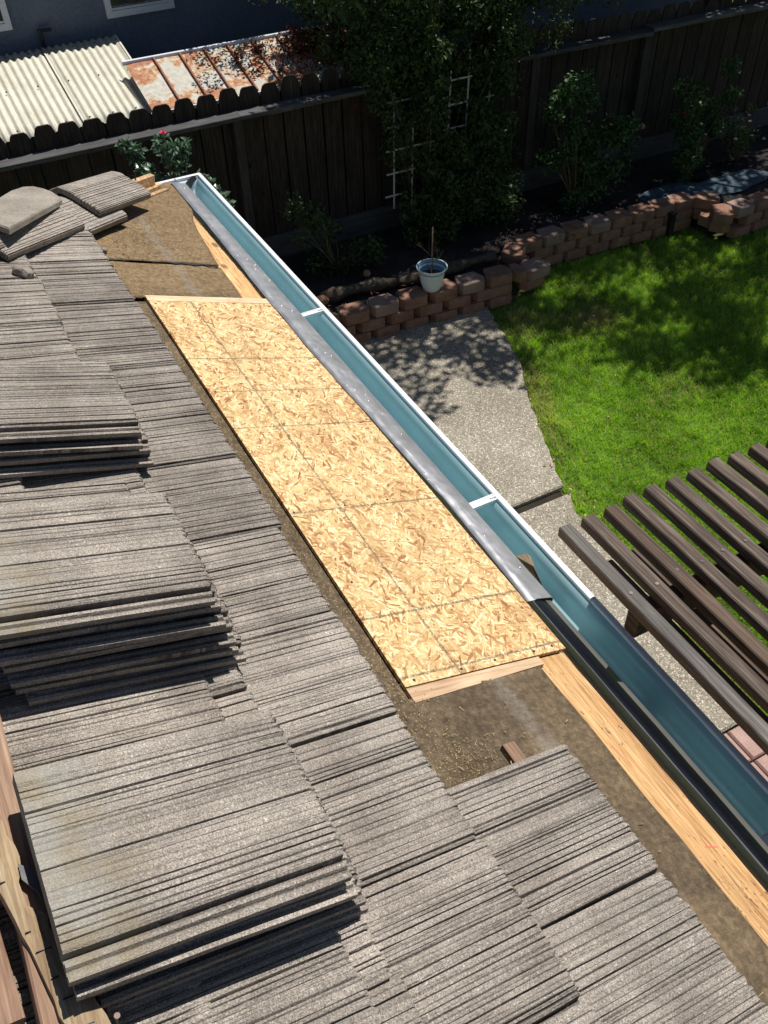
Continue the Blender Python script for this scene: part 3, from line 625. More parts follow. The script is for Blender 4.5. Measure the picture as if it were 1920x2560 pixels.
# return leg round the corner (eave along Y)
prY = [(GX1+.009+y_+.690, z) for (y_, z) in ()]
mg = MB()
def ypr(pr): return [((GX1 - .0) + (-y - .681), z) for y, z in pr]
for nm, pr, mat, n in (('channel', prof, M['white'], 8), ('lip', lipp, M['white'], 8)):
    P2 = ypr(pr); V = []; m = len(P2); 
    for i in range(n+1):
        for k, (x, z) in enumerate(P2):
            y0 = -(x - GX1) - .681 if True else 0; y = y0 + (6.4 - y0)*i/n; V.append((x, y, LZ+z))
    F = [(i*m+k, (i+1)*m+k, (i+1)*m+k+1, i*m+k+1) for i in range(n) for k in range(m-1)]
    mesh(nm, V, F, mat, gut, True)
# corner patch of sealant on the end wall of the corner
V = [(GX1-.004, -.676, LZ-.012)]; n0 = 14; cx = (-.632, -.052)
V = []; 
for k in range(n0):
    a = 2*math.pi*k/n0; rr = 1.25 + .16*math.sin(3*a+1) + .08*math.sin(7*a)
    V.append((GX1-.030 - .012*math.cos(a), -.628 + .030*rr*math.cos(a), LZ-.042 + .040*rr*math.sin(a)))
V += [(GX1-.031, -.628, LZ-.042)]
mesh('sealant', V, [(k, (k+1) % n0, n0) for k in range(n0)], M['sealant'], gut)
# white inner end: mitre plate
mesh('mitre_plate', [(GX1-.016, -.556, LZ-.082), (GX1-.016, -.655, LZ-.070), (GX1-.016, -.672, LZ-.010), (GX1-.016, -.556, LZ-.004), (GX1-.10, -.648, LZ-.060), (GX1-.10, -.655, LZ-.030), (GX1-.016, -.648, LZ-.060)], [(3, 2, 1, 0)], M['white'], gut)
for X in (.035, -1.205, -2.41, -3.6):
    hb = MB(); hb.box((X-.013, -.672, LZ-.012), (X+.013, -.556, LZ-.009)); hb.box((X-.013, -.672, LZ-.009), (X-.009, -.556, LZ-.001)); hb.box((X+.009, -.672, LZ-.009), (X+.013, -.556, LZ-.001)); hb.box((X-.002, -.672, LZ-.009), (X+.002, -.556, LZ-.004))
    hb.box((X-.0085, -.665, LZ-.0045), (X+.0085, -.560, LZ-.003)); hb.tube([(X, -.655, LZ-.004), (X, -.672, LZ-.002)], .006, 6); hb.build('hanger', M['galv'], gut)
# scrap stuck between flashing and gutter
V = [(-1.47, -.560, LZ+.035), (-1.50, -.566, LZ+.004), (-1.575, -.572, LZ-.008), (-1.59, -.566, LZ+.030), (-1.535, -.575, LZ+.046), (-1.49, -.582, LZ+.052), (-1.52, -.600, LZ-.002), (-1.49, -.596, LZ+.034)]
sc_ = mesh('scrap', [(x, y-.004, z) for x, y, z in V] + [(x, y, z-.006) for x, y, z in V], [(0, 1, 4), (1, 2, 4), (2, 3, 4), (0, 4, 5), (5, 4, 7), (4, 6, 7), (2, 6, 4), (8, 12, 9), (9, 12, 10), (10, 12, 11)], M['old']); tag(sc_, 'small brown scrap of wood wedged between the grey flashing and the gutter', 'scrap')

# ================================================================ HIP
H0 = Vector((eX, -EV*CP, zE)); hs = Vector((-1, 1, TP)).normalized(); n1 = Vector((0, -SP, CP)); n2 = Vector((SP, 0, CP))
w1 = hs.cross(n1); w1 = w1 if w1.dot(Vector((-1, -1, 0))) > 0 else -w1; w2 = hs.cross(n2); w2 = w2 if w2.dot(Vector((1, 1, 0))) > 0 else -w2
nm_ = (n1 + n2).normalized()
def HP(s, t, w): return H0 + hs*s + (w1*t if t >= 0 else w2*(-t)) + nm_*w
hipb = thing('hip_board', tuple(H0), 'bare timber hip board with thin battens beside it at the roof corner', 'timber')
def hbar(name, s0, s1, t0, t1, wa, wb, mat, endcut=0):
    V = [HP(s0, t0, wa), HP(s0+endcut, t1, wa), HP(s1, t1, wa), HP(s1, t0, wa), HP(s0, t0, wb), HP(s0+endcut, t1, wb), HP(s1, t1, wb), HP(s1, t0, wb)]
    V = [V[0], V[1], V[2], V[3], V[4], V[5], V[6], V[7]]
    return mesh(name, [tuple(v) for v in V], [(0, 3, 2, 1), (4, 5, 6, 7), (0, 1, 5, 4), (1, 2, 6, 5), (2, 3, 7, 6), (3, 0, 4, 7)], mat, hipb)
HBM = m_wood('hip_timber', (.28, .15, .07), (.50, .32, .17), (.66, .48, .29), 0, 34, .7, .5)
V = []
def hflat(name, s0, s1, a0, a1, wa, wb, mat, skew=0, parent=hipb):
    # straight bar centred on the hip line, offsets measured horizontally across it
    th = Vector((-1, -1, 0)).normalized(); uu = hs.cross(th); uu = uu if uu.z > 0 else -uu
    P = lambda s, a, w: tuple(H0 + hs*s + th*a + uu*w)
    return mesh(name, [P(s0, a0, wa), P(s0+skew, a1, wa), P(s1, a1, wa), P(s1, a0, wa), P(s0, a0, wb), P(s0+skew, a1, wb), P(s1, a1, wb), P(s1, a0, wb)], [(0, 3, 2, 1), (4, 5, 6, 7), (0, 1, 5, 4), (1, 2, 6, 5), (2, 3, 7, 6), (3, 0, 4, 7)], mat, parent)
hflat('timber', .10, 2.6, -.020, .020, -.01, .060, HBM, .03)
hflat('batten', .14, 2.6, .026, .050, -.022, .020, HBM)
hflat('batten', .11, 2.6, .054, .080, -.032, .005, HBM)
a = H0 + hs*.25; nb = MB(); nb.tube([tuple(a + Vector((0, 0, .05))), tuple(a + Vector((.004, -.008, .100)))], .003, 6); nb.tube([tuple(a + Vector((.004, -.008, .098))), tuple(a + Vector((.004, -.008, .101)))], .006, 8); nb.build('nail', M['black'], hipb)

thv = Vector((-1, -1, 0)).normalized(); uuv = hs.cross(thv); uuv = uuv if uuv.z > 0 else -uuv
def place_cap(name, seed, s0, w0, mat, label, L=.40, Wn=.17, Wf=.11, side=0.0, al=.46, be=.62, yaw=0.0, pit=0.0, th=.024):
    """angled cap: ribbed near wing and far wing either side of a soft smooth ridge"""
    r = random.Random(seed); prof = [(-Wf, 0, 0), (-Wf*.6, 0, 0), (-.045, 0, 0), (-.025, 0, 0), (-.008, 0, 0), (.008, 0, 0), (.022, 0, 0)]; t = .030
    while t < Wn - .008:
        step = r.uniform(.006, .018); prof.append((t, r.uniform(-.0012, 0), 0)); t = min(t+step, Wn-.006); prof.append((t, 0, 0)); g = r.uniform(.0016, .0034); prof.append((t+g*.5, -r.choice((.002, .003, .005)), 1.0)); t += g
    prof.append((Wn, -.002, 0)); XS = [0, .004, .09, .18, .28, L-.004, L]; top = []; C = []; m = len(prof)
    def pos(x, t, h):
        c_ = .030; 
        if t >= 0: a = t - (c_*(1-math.exp(-t/c_)))*.35; dz = -(math.sqrt(t*t + c_*c_) - c_)*math.sin(al); dy = t*math.cos(al); n_ = thv*math.sin(al)*min(1, t/c_) + uuv*math.cos(al)
        else: dz = -(math.sqrt(t*t + c_*c_) - c_)*math.sin(be); dy = t*math.cos(be); n_ = -thv*math.sin(be)*min(1, -t/c_) + uuv*math.cos(be)
        return hs*x + thv*(side + dy + yaw*x) + uuv*(w0 + dz + pit*x) + n_.normalized()*h
    for li, x in enumerate(XS):
        for (t, dz, dd) in prof:
            rc = (max(0, t-(Wn-.03))/.03)**2*.014 if li < 3 else 0
            jag = (r.uniform(-.003, .003) if li in (0, 1, len(XS)-1) else 0) + (rc if li < 2 else 0)
            top.append(pos(x + jag, t, th + dz*(1+.4*mnoise.noise(Vector((x*9, t*60, seed)))) - (.004 if li in (0, len(XS)-1) else 0))); C.append(dd)
    bot = [pos(x, t, 0) for x in XS for (t, dz, dd) in prof]; C += [.2]*len(bot); V = top + bot; n = len(top)
    F = [(l*m+i, (l+1)*m+i, (l+1)*m+i+1, l*m+i+1) for l in range(len(XS)-1) for i in range(m-1)]; F += [tuple(n+j for j in f[::-1]) for f in F]
    rim = [l*m for l in range(len(XS))] + [(len(XS)-1)*m+i for i in range(1, m)] + [l*m+m-1 for l in range(len(XS)-2, -1, -1)] + [i for i in range(m-2, 0, -1)]
    for a_, b_ in zip(rim, rim[1:]+rim[:1]): F.append((a_, b_, n+b_, n+a_))
    me = bpy.data.meshes.new(name); me.from_pydata([tuple(v) for v in V], [], F); me.materials.append(mat)
    bm = bmesh.new(); bm.from_mesh(me); bmesh.ops.recalc_face_normals(bm, faces=bm.faces[:]); bm.to_mesh(me); bm.free()
    a = me.color_attributes.new('dirt_shade', 'FLOAT_COLOR', 'POINT'); c = np.ones((len(V), 4)); c[:, :3] = np.array(C)[:, None]; a.data.foreach_set('color', c.ravel())
    o = bpy.data.objects.new(name, me); COL.objects.link(o); o.location = H0 + hs*s0; tag(o, label, 'ridge tile', 'loose ridge tiles on the hip'); return o
HM = m_tile('hip_tile')
place_cap('ridge_tile', 3, .96, .100, HM, 'ribbed ridge tile lying under the rounded flat tile, left of the overlapping pair', L=.46, Wn=.19, side=.02)
place_cap('ridge_tile', 5, .66, .078, HM, 'ribbed ridge tile mostly covered, its end peeking out below the uppermost one', L=.42, Wn=.21)
place_cap('ridge_tile', 8, .42, .102, HM, 'uppermost ribbed ridge tile with rounded corner, nearest the gutter corner', L=.40, Wn=.18, side=.0, pit=.02)
place_cap('ridge_tile', 9, 1.38, .118, HM, 'ribbed ridge tile cut by the left edge, upslope of the others', L=.45, Wn=.18)
place_cap('ridge_tile', 10, 1.74, .13, HM, 'ribbed ridge tile farthest up the hip', L=.45, Wn=.18)
# smooth rounded starter tile lying on top
outline = [(.970, .101), (1.178, .142), (1.377, .183), (1.353, .126), (1.30, .035), (1.184, -.064), (1.049, -.105), (.922, -.140), (.845, -.141), (.820, -.116), (.832, -.061), (.861, -.003), (.901, .051), (.945, .094)]
n = len(outline); V = []; cx = sum(p[0] for p in outline)/n; cy = sum(p[1] for p in outline)/n
for (w, ins) in ((.104, 0), (.120, 0), (.126, .006)):
    for x, y in outline:
        d = math.hypot(x-cx, y-cy); V.append((x-(x-cx)/d*ins, y-(y-cy)/d*ins, w + .012*(y < -.05)*0))
F = [(i, (i+1) % n, n+(i+1) % n, n+i) for i in range(n)] + [(n+i, n+(i+1) % n, 2*n+(i+1) % n, 2*n+i) for i in range(n)] + [tuple(range(2*n, 3*n)), tuple(range(n-1, -1, -1))]
out = [tuple(hs*(x-.90) + thv*y + uuv*z) for x, y, z in V]
me = bpy.data.meshes.new('rounded_tile'); me.from_pydata(out, [], F); me.materials.append(m_tile('plain_tile', (1.05, 1.07, 1.05), plain=True))
bm = bmesh.new(); bm.from_mesh(me); bmesh.ops.recalc_face_normals(bm, faces=bm.faces[:]); bm.to_mesh(me); bm.free()
o = bpy.data.objects.new('rounded_tile', me); COL.objects.link(o); o.location = H0 + hs*.90; tag(o, 'smooth ungrooved tile with rounded end lying flat on the ridge tiles', 'roof tile')
# broken mortar lumps under the hip tiles
def lump(name, u, v, w, sx, sy, sz, seed, mat, label=None, cat=None, group=None, parent=None, rz=0):
    bm = bmesh.new(); bmesh.ops.create_icosphere(bm, subdivisions=2, radius=1); r = Vector((seed*3.1, seed*1.7, 0))
    for vv in bm.verts:
        k = 1 + .35*mnoise.noise(vv.co*1.3 + r); vv.co = Vector((max(-.8, min(.8, vv.co.x*k))*sx, max(-.8, min(.8, vv.co.y*k))*sy, max(-.6, min(.75, vv.co.z*k))*sz))
    me = bpy.data.meshes.new(name); bm.to_mesh(me); bm.free(); me.materials.append(mat)
    o = robj(name, me, parent, RF @ Matrix.Translation((u, v, w)) @ Matrix.Rotation(rz, 4, 'Z'))
    if label: tag(o, label, cat, group)
    return o
lump('broken_tile_piece', -.05, -.405, .080, .045, .022, .022, 3, M['tile'], 'broken wedge of tile standing under the left ribbed ridge tile', 'tile fragment', 'broken tile bits under the ridge tiles', rz=.7)
lump('broken_tile_piece', -.40, -.045, .022, .018, .014, .012, 5, M['tile'], 'tiny tile chip on the felt at the corner of the tile field', 'tile fragment', 'broken tile bits under the ridge tiles')

# ================================================================ STACKS OF LOOSE TILES
def stack(prefix, tiles, meshes, labels, group):
    for i, ((u, vb, w, rz, ru), lab) in enumerate(zip(tiles, labels)):
        me = meshes[i] if meshes[i] is not None else random.choice(TS)
        o = place_tile(me, None, 'loose_roof_tile', u, vb, w, math.radians(.0), rz=rz, ru=ru); tag(o, lab, 'roof tile', group)
nth = ['topmost', 'second from top', 'third from top', 'fourth from top', 'fifth from top', 'sixth from top', 'lowest']
# nearest stack
N = 5; T_ = []
for k in range(N): T_.append((1.957 + [0, .006, -.004, .004, 0][k], -.412 + .015*k, .076 + .0268*(N-1-k), random.uniform(-.01, .01), random.uniform(-.004, .004)))
stack('near', T_, [TSt] + [TS[k % 4] for k in range(4)], ['topmost tile of the nearest stack, one end stained cream with a nail hole'] + [nth[k] + ' tile in the nearest stack, only its edges showing' for k in range(1, N)], 'tiles in the nearest stack')
N = 7; T_ = []
for k in range(N): T_.append((1.390 + [0, -.006, .008, .002, .012, .004, .016][k], -.425 + .014*k, .076 + .0268*(N-1-k), [0, .010, -.008, .014, 0, -.012, .006][k], random.uniform(-.006, .006)))
stack('mid', T_, [TSt] + [TS[(k+1) % 4] for k in range(6)], ['topmost ribbed tile of the middle stack against the left edge'] + [nth[k] + ' tile in the middle stack, long edge in shade' for k in range(1, N)], 'tiles in the middle stack')
N = 4; T_ = []
for k in range(N): T_.append((.707 + [0, .006, .014, .024][k], -.350 + .010*k, .076 + .0268*(N-1-k), [0, -.02, .03, .012][k], random.uniform(-.006, .006)))
stack('far', T_, [TS[2], TS[3], TS[0], TS[1]], ['topmost ribbed tile of the farthest stack'] + [nth[k] + ' tile in the farthest stack, thin edge showing' for k in range(1, N)], 'tiles in the farthest stack')
# tiles lying beside each stack, in its shadow
for (u, vb, lab) in ((1.10, -.405, 'loose tile half shaded in front of the farthest stack'), (1.725, -.437, 'loose tile in the deep shadow in front of the middle stack'), (2.27, -.418, 'loose tile in the deep shadow in front of the nearest stack')):
    o = place_tile(random.choice(TS), None, 'loose_roof_tile', u, vb, .052, 0, rz=.01); tag(o, lab, 'roof tile', 'single loose tiles beside the stacks')

# loose lumber at the left edge
def rbar(name, a, b, w, h, wz, mat, label, cat='board', seg=1, warp=0, roll=0):
    m = MB(); m.beam((a[0], a[1], wz), (b[0], b[1], wz + (b[2] if len(b) > 2 else 0)), w, h, (0, 0, 1), .08, seg, warp); o = rmesh(name, m.V, m.F, mat); return tag(o, label, cat)
rbar('wood_batten', (1.66, -.836), (2.42, -.839), .045, .038, .105, M['cedar'], 'straight reddish cedar batten lying beside the nearest stack')
rbar('wood_batten', (2.06, -.905), (2.262, -.893), .040, .025, .088, M['cedar'], 'short dark brown batten offcut at the lower left')
# rough, split board
V = []; F = []; n = 26
for i in range(n+1):
    t = i/n; u = 1.93 + t*.52; cv = -.878 + t**1.5*.112 + .004*math.sin(t*5); wd = .017 + .009*t + .003*math.sin(t*9); wz = .135
    lw = cv - wd + .004*mnoise.noise(Vector((u*60, 0, 0))); hw = cv + wd + .010*mnoise.noise(Vector((u*38, 4, 0))) - (.016 if .30 < t < .40 else 0)
    V += [(u, lw, wz-.018), (u, hw, wz-.018), (u, hw, wz), (u, (lw+hw)/2, wz+.004+.003*mnoise.noise(Vector((u*30, 1, 1)))), (u, lw, wz)]
for i in range(n):
    for j in range(5): F.append((i*5+j, (i+1)*5+j, (i+1)*5+(j+1) % 5, i*5+(j+1) % 5))
F += [(0, 1, 2, 3, 4), tuple(n*5+j for j in (4, 3, 2, 1, 0))]
ob = rmesh('split_board', V, F, M['old']); bm = bmesh.new(); bm.from_mesh(ob.data); bmesh.ops.recalc_face_normals(bm, faces=bm.faces[:]); bm.to_mesh(ob.data); bm.free()
tag(ob, 'pale split board with cracked rough edge and a nail, at the lower left corner', 'board')
cr = MB()
for t in (.12, .22, .30, .46, .52, .60, .66, .74, .80, .92):
    u = 1.93 + t*.52; v = -.878 + t**1.5*.112; cr.box((u-.0006, v-.013, .136), (u+.0006, v+random.uniform(-.006, .008), .1402))
q = mesh('cracks', cr.V, cr.F, M['black'], None); q.parent = ob; q['kind'] = 'stuff'
nm2 = MB(); nm2.tube([(2.325, -.775, .13), (2.325, -.777, .154)], .0018, 6); nm2.tube([(2.325, -.777, .153), (2.325, -.777, .155)], .0042, 8); q = mesh('nail', nm2.V, nm2.F, M['nail'], None); q.parent = ob
sp_ = [(2.066, -.845), (2.078, -.832), (2.135, -.812), (2.145, -.816), (2.135, -.826), (2.118, -.829), (2.092, -.845)]; n = len(sp_)
o = rmesh('metal_scrap', [(u, v, .1405) for u, v in sp_] + [(u, v, .1425) for u, v in sp_], [tuple(range(n, 2*n)), tuple(range(n-1, -1, -1))] + [(i, (i+1) % n, n+(i+1) % n, n+i) for i in range(n)], M['scrapm']); tag(o, 'torn grey metal scrap stuck on the edge of the pale split board', 'scrap')

# ================================================================ PERGOLA
perg = thing('pergola', (-2.4, -1.1, 0), 'dark slatted wooden pergola beside the gutter, screw holes along its beam', 'pergola')
PTOP = ZO + .050; SX = -1.625
for k in range(17):
    y = -.580 - k*.0706 + random.uniform(-.003, .003); m = MB(); e = random.uniform(-.006, .006)
    m.beam((SX+e, y, PTOP-.0165), (-5.4, y + random.uniform(-.006, .006), PTOP-.0165), .038, .033, (0, 0, 1), .10, 10, .0012)
    mt = M['perg_grey'] if k in (0,) else (M['perg_warm'] if k in (2,) else M['perg']); s_ = m.build('slat', mt, perg)
    hm = MB(); hx = -1.886 + random.uniform(-.006, .006); hm.tube([(hx, y, PTOP-.004), (hx, y, PTOP+.0006)], .0046, 8); hm.build('screw_hole', M['black'] if k not in (0, 1, 7) else M['nail'], s_)
m = MB(); m.beam((-1.905, -.585, PTOP-.087), (-1.905, -1.90, PTOP-.087), .040, .09); m.build('beam', M['perg'], perg)
m = MB(); m.beam((-4.4, -.60, PTOP-.112), (-4.4, -1.90, PTOP-.112), .040, .14); m.build('beam', M['perg'], perg)
for y in (-.722, -.805, -1.45): m = MB(); m.beam((-1.66, y, PTOP-.205), (-4.6, y, PTOP-.205), .038, .05); m.build('rafter', M['perg_warm'], perg)
for x in (-1.96, -4.35):
    for y in (-1.80,): m = MB(); m.beam((x, y, .03), (x, y, PTOP-.235), .09, .09, (1, 0, 0)); m.build('post', M['perg'], perg)

# ================================================================ RETAINING WALL
wall = thing('retaining_wall', (3.5, -4.5, 0), 'low dry-stacked wall of chamfered reddish concrete blocks edging the planting bed', 'garden wall')
def block_mesh(seed, W=.29, D=.20, H=.105):
    r = random.Random(seed); c = .045; pr = [(-W/2, -D*.15), (-W/2+c*.8, -D/2-.0), (W/2-c*.8, -D/2), (W/2, -D*.15), (W/2-.045, D/2), (-W/2+.045, D/2)]
    n = 0; V = []; lev = [(0, .004), (.006, 0), (H*.5, -.003), (H-.006, 0), (H, .004)]; P = []
    # subdivide the rough front
    pp = []
    for i in range(6):
        a, b = pr[i], pr[(i+1) % 6]; k = 4 if i in (1,) else (2 if i in (0, 2) else 1)
        for j in range(k): pp.append((a[0]+(b[0]-a[0])*j/k, a[1]+(b[1]-a[1])*j/k))
    m = len(pp)
    for li, (z, ins) in enumerate(lev):
        for i, (x, y) in enumerate(pp):
            d = math.hypot(x, y); rr = (.0035*mnoise.noise(Vector((x*30, z*40, seed*3.3))) if y < D*.2 and 0 < li < 4 else 0); V.append((x - x/d*(ins - rr), y - y/d*(ins - rr), z))
    F = [(l*m+i, l*m+(i+1) % m, (l+1)*m+(i+1) % m, (l+1)*m+i) for l in range(len(lev)-1) for i in range(m)] + [tuple(range(4*m, 5*m)), tuple(range(m-1, -1, -1))]
    me = bpy.data.meshes.new('block_mesh'); me.from_pydata(V, [], F); me.materials.append(M['block']); return me
BM = [block_mesh(s) for s in range(5)]; BMn = block_mesh(9, W=.15)
BMp = [b.copy() for b in BM[:2]]
for b in BMp: b.materials[0] = M['block_pale']
def blk(x, y, z, ang, me=None):
    o = bpy.data.objects.new('block', me or random.choice(BM)); COL.objects.link(o); o.parent = wall; o.location = Vector((x, y, z)) - wall.location
    o.rotation_euler = (random.uniform(-.015, .015), random.uniform(-.01, .01), ang + random.uniform(-.02, .02)); return o
A90 = -math.pi/2                                # block front (local -Y) turned to face -X
def run(tops, ztop, nlow, zlow=None, fx=0.0):
    # tops: list of (x, y) of the top course; lower courses straddle the joints
    for i, (x, y) in enumerate(tops):
        nx_, ny_ = tops[min(i+1, len(tops)-1)]; px, py = tops[max(i-1, 0)]; ang = math.atan2(ny_-py, nx_-px)
        a = ang
        blk(x, y, ztop-.105, a, BMp[0] if random.random() < .3 else None)
        for l in range(1, nlow+1):
            f = .5 if l % 2 else 0; xx = x + (nx_-x)*f if i < len(tops)-1 else x; yy = y + (ny_-y)*f if i < len(tops)-1 else y - .0
            blk(xx - .008*l, yy, ztop-.105-.107*l, a)
zt = .345
runA = [(3.565, -1.0), (3.565, -1.29), (3.565, -1.58), (3.565, -1.87), (3.565, -2.17), (3.56, -2.47), (3.55, -2.765), (3.53, -3.06), (3.50, -3.36), (3.485, -3.65), (3.465, -3.95)]
run(runA, zt, 2)
blk(3.42, -4.15, zt-.105, A90 + .05, BMn); blk(3.40, -4.335, zt-.105, A90+.12, BMp[1]); blk(3.42, -4.30, zt-.212, A90+.1)
blk(3.73, -4.32, zt-.090, A90+.75); blk(3.70, -4.34, zt-.205, A90+.75)
run([(3.86, -4.57), (3.865, -4.85), (3.85, -5.13), (3.835, -5.41), (3.82, -5.68), (3.80, -5.95), (3.79, -6.22), (3.79, -6.48)], zt, 2)
blk(3.66, -6.73, zt-.100, A90-.85); blk(3.63, -6.73, zt-.21, A90-.85)
blk(3.33, -6.64, zt-.09, A90+.95); blk(3.36, -6.66, zt-.20, A90+.9); blk(3.50, -6.68, zt-.21, A90+.6)
run([(3.36, -6.92), (3.37, -7.20), (3.39, -7.48), (3.42, -7.76), (3.44, -8.04), (3.46, -8.32)], zt, 2)
# ================================================================ FENCE
fen = thing('wooden_fence', (4.9, -3.5, 0), 'dark weathered dog-eared picket fence with a flat cap rail behind the planting bed', 'fence')
FX = 4.90; pw = .187; pitch = .1965; rr_ = random.Random(4)
for k in range(66):
    yc = 2.9 - k*pitch; drop = -.20*max(0, (-yc-5.4)/3.0); top = ZO - 1.085 + drop*.5 + rr_.uniform(-.014, .014); e = .045 + rr_.uniform(-.006, .006); hw = pw/2 - rr_.uniform(0, .005); tz = rr_.uniform(-.006, .006)
    pr = [(-hw, .26), (hw, .26), (hw, top-e*1.8), (hw-e*.55, top-.016), (hw-e, top), (-hw+e, top), (-hw+e*.55, top-.016), (-hw, top-e*1.8)]
    x0 = FX + rr_.uniform(-.002, .003); V = [(x0, yc+y+tz*(z-1), z) for y, z in pr] + [(x0+.017, yc+y+tz*(z-1), z) for y, z in pr]; n = 8
    F = [tuple(range(n)), tuple(range(2*n-1, n-1, -1))] + [(i, n+i, n+(i+1) % n, (i+1) % n) for i in range(n)]
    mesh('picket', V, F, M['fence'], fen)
for (a, b) in ((2.9, .40), (.40, -2.05), (-2.05, -4.40), (-4.40, -6.60), (-6.60, -9.9)):
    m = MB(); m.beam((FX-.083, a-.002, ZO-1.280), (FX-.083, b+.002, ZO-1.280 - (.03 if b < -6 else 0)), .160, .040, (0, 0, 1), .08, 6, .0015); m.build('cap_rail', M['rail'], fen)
    m = MB(); m.beam((FX-.022, a-.002, .40), (FX-.022, b+.002, .40), .035, .24, (0, 0, 1), .05); m.build('kickboard', M['rail'], fen)
FP = m_wood('fence_post_wood', (.04, .035, .03), (.075, .067, .06), (.12, .11, .10), 2, 45, .85, .5)
for y in (.40, -2.04, -4.40, -6.62, -9.0): m = MB(); m.beam((FX-.048, y, .22), (FX-.048, y, ZO-1.302), .088, .088, (1, 0, 0), .05); m.build('post', FP, fen)
m = MB(); m.beam((FX-.010, -5.25, .22), (FX-.010, -5.25, ZO-1.302), .09, .018, (1, 0, 0), .05); m.build('picket', FP, fen)

# ================================================================ NEIGHBOUR'S SIDE
gnd = MB()
sh = thing('lean_to_roof', (5.7, -.5, 0), 'cream corrugated metal lean-to roof beyond the fence', 'shed roof')
S5 = math.radians(11.6)
def corr(y0, y1, x0, x1, z0, name, parent, off=0.0, seed=0):
    V = []; n = int(abs(y1-y0)/.0667*12); rows = 6
    for i in range(rows+1):
        x = x0 + (x1-x0)*i/rows
        for j in range(n+1):
            y = y0 + (y1-y0)*j/n; ph = math.cos(2*math.pi*(y-y0)/.0667); V.append((x, y, z0 + (x-x0)*math.tan(S5) + off + .0095*ph))
    m_ = n+1; nn = len(V); F = [(i*m_+j, (i+1)*m_+j, (i+1)*m_+j+1, i*m_+j+1) for i in range(rows) for j in range(n)]
    V += [(x, y, z-.002) for x, y, z in V]; F += [tuple(nn+j for j in f[::-1]) for f in F]; F += [(rows*m_+j, nn+rows*m_+j, nn+rows*m_+j+1, rows*m_+j+1) for j in range(n)]+[(j+1, nn+j+1, nn+j, j) for j in range(n)]
    return mesh(name, V, F, M['corr'], parent, True)
zc = ZO - 1.205
corr(-1.470, -.80, 5.06, 6.36, zc, 'corrugated_sheet', sh, .004); corr(-.83, -.10, 5.06, 6.36, zc, 'corrugated_sheet', sh, 0); corr(-.13, .62, 5.06, 6.36, zc, 'corrugated_sheet', sh, .004); corr(.60, 1.4, 5.06, 6.36, zc, 'corrugated_sheet', sh, 0)
sm = MB()
for (x, ys) in ((5.16, range(0, 40, 3)), (5.75, range(1, 40, 4)), (6.28, range(0, 40, 3))):
    for j in ys: y = -1.470 + j*.0667; z = zc + (x-5.06)*math.tan(S5) + .016; sm.tube([(x, y, z-.006), (x, y, z+.004)], .007, 6)
sm.build('screws', M['black'], sh)['kind'] = 'stuff'
m = MB(); m.box((5.06, -1.495, zc-.02), (6.36, -1.478, zc+.012)); m.V = [(x, y, z + (x-5.06)*math.tan(S5)) for x, y, z in m.V]; m.build('edge_trim', M['corr'], sh)
m = MB(); 
for x in (5.10, 6.2):
    for y in (-1.2, 1.2): m = MB(); m.beam((x, y, .0), (x, y, zc - .03 + (x-5.06)*.2), .07, .07, (1, 0, 0)); m.build('post', M['fence'], sh)
# rusty standing seam roof
ru = thing('rusty_shed_roof', (5.4, -2.9, 0), 'rusty standing-seam metal shed roof with peeling grey paint, beyond the fence', 'shed roof')
def rz_(x): return ZO - 1.165 + (x-4.96)*math.tan(math.radians(16))
seams = [-1.36, -1.62, -1.86, -2.09, -2.31, -2.55, -2.80, -3.05, -3.30, -3.55, -3.80]
for a, b in zip(seams, seams[1:]):
    V = []; n = 5
    for i in range(n+1):
        x = 4.96 + .68*i/n
        for j in range(5): y = a + (b-a)*j/4; V.append((x, y, rz_(x) + .004*math.sin(math.pi*j/4) + .002*mnoise.noise(Vector((x*4, y*4, 0)))))
    nn = len(V); F = [(i*5+j, i*5+j+1, (i+1)*5+j+1, (i+1)*5+j) for i in range(n) for j in range(4)]; F = [f[::-1] for f in F]; V += [(x, y, z-.003) for x, y, z in V]; F += [tuple(nn+q for q in f[::-1]) for f in F]
    mesh('roof_sheet', V, F, M['rust'], ru, True)
for y in seams[1:-1]:
    m = MB(); m.beam((4.955, y, rz_(4.955)+.012), (5.642, y, rz_(5.642)+.012), .016, .024); m.build('seam', M['rust_seam'], ru)
m = MB(); m.beam((5.65, -1.34, rz_(5.65)+.006), (5.65, -3.82, rz_(5.65)+.006), .03, .035); m.build('ridge_flashing', M['trim'], ru)
m = MB(); m.beam((4.950, -1.34, rz_(4.95)-.012), (4.950, -3.82, rz_(4.95)-.012), .02, .03); m.build('eave_trim', M['trim'], ru)
m = MB(); m.box((5.02, -3.78, 0), (5.62, -1.40, ZO-1.19)); m.build('shed_wall', M['fence'], ru)
# neighbour house
nb_ = thing('neighbour_house', (7, -1, 0), 'blue grey stucco house wall with white-trimmed windows beyond the fence', 'house')
m = MB(); m.box((6.50, -9, 0), (11.5, 6, 3.05)); m.build('wall', M['stucco'], nb_)
def window(ya, yb, za, zb):
    f = MB(); t = .055
    f.box((6.46, ya, za), (6.499, yb, za+t)); f.box((6.46, ya, zb-t), (6.499, yb, zb)); f.box((6.462, ya, za+t), (6.499, ya+t, zb-t)); f.box((6.462, yb-t, za+t), (6.499, yb, zb-t)); fo = f.build('window', M['trim'], nb_)
    g = MB(); g.box((6.480, ya+t, za+t), (6.484, yb-t, zb-t)); g.build('pane', M['glass'], fo)
    g = MB(); g.box((6.470, ya+t+.003, za+t+.003), (6.478, yb-t-.003, za+t+.022)); g.build('sash', M['trim'], fo)
window(-2.125, -1.475, ZO-.815, ZO-.02); window(-.62, .75, ZO-.775, ZO-.02)
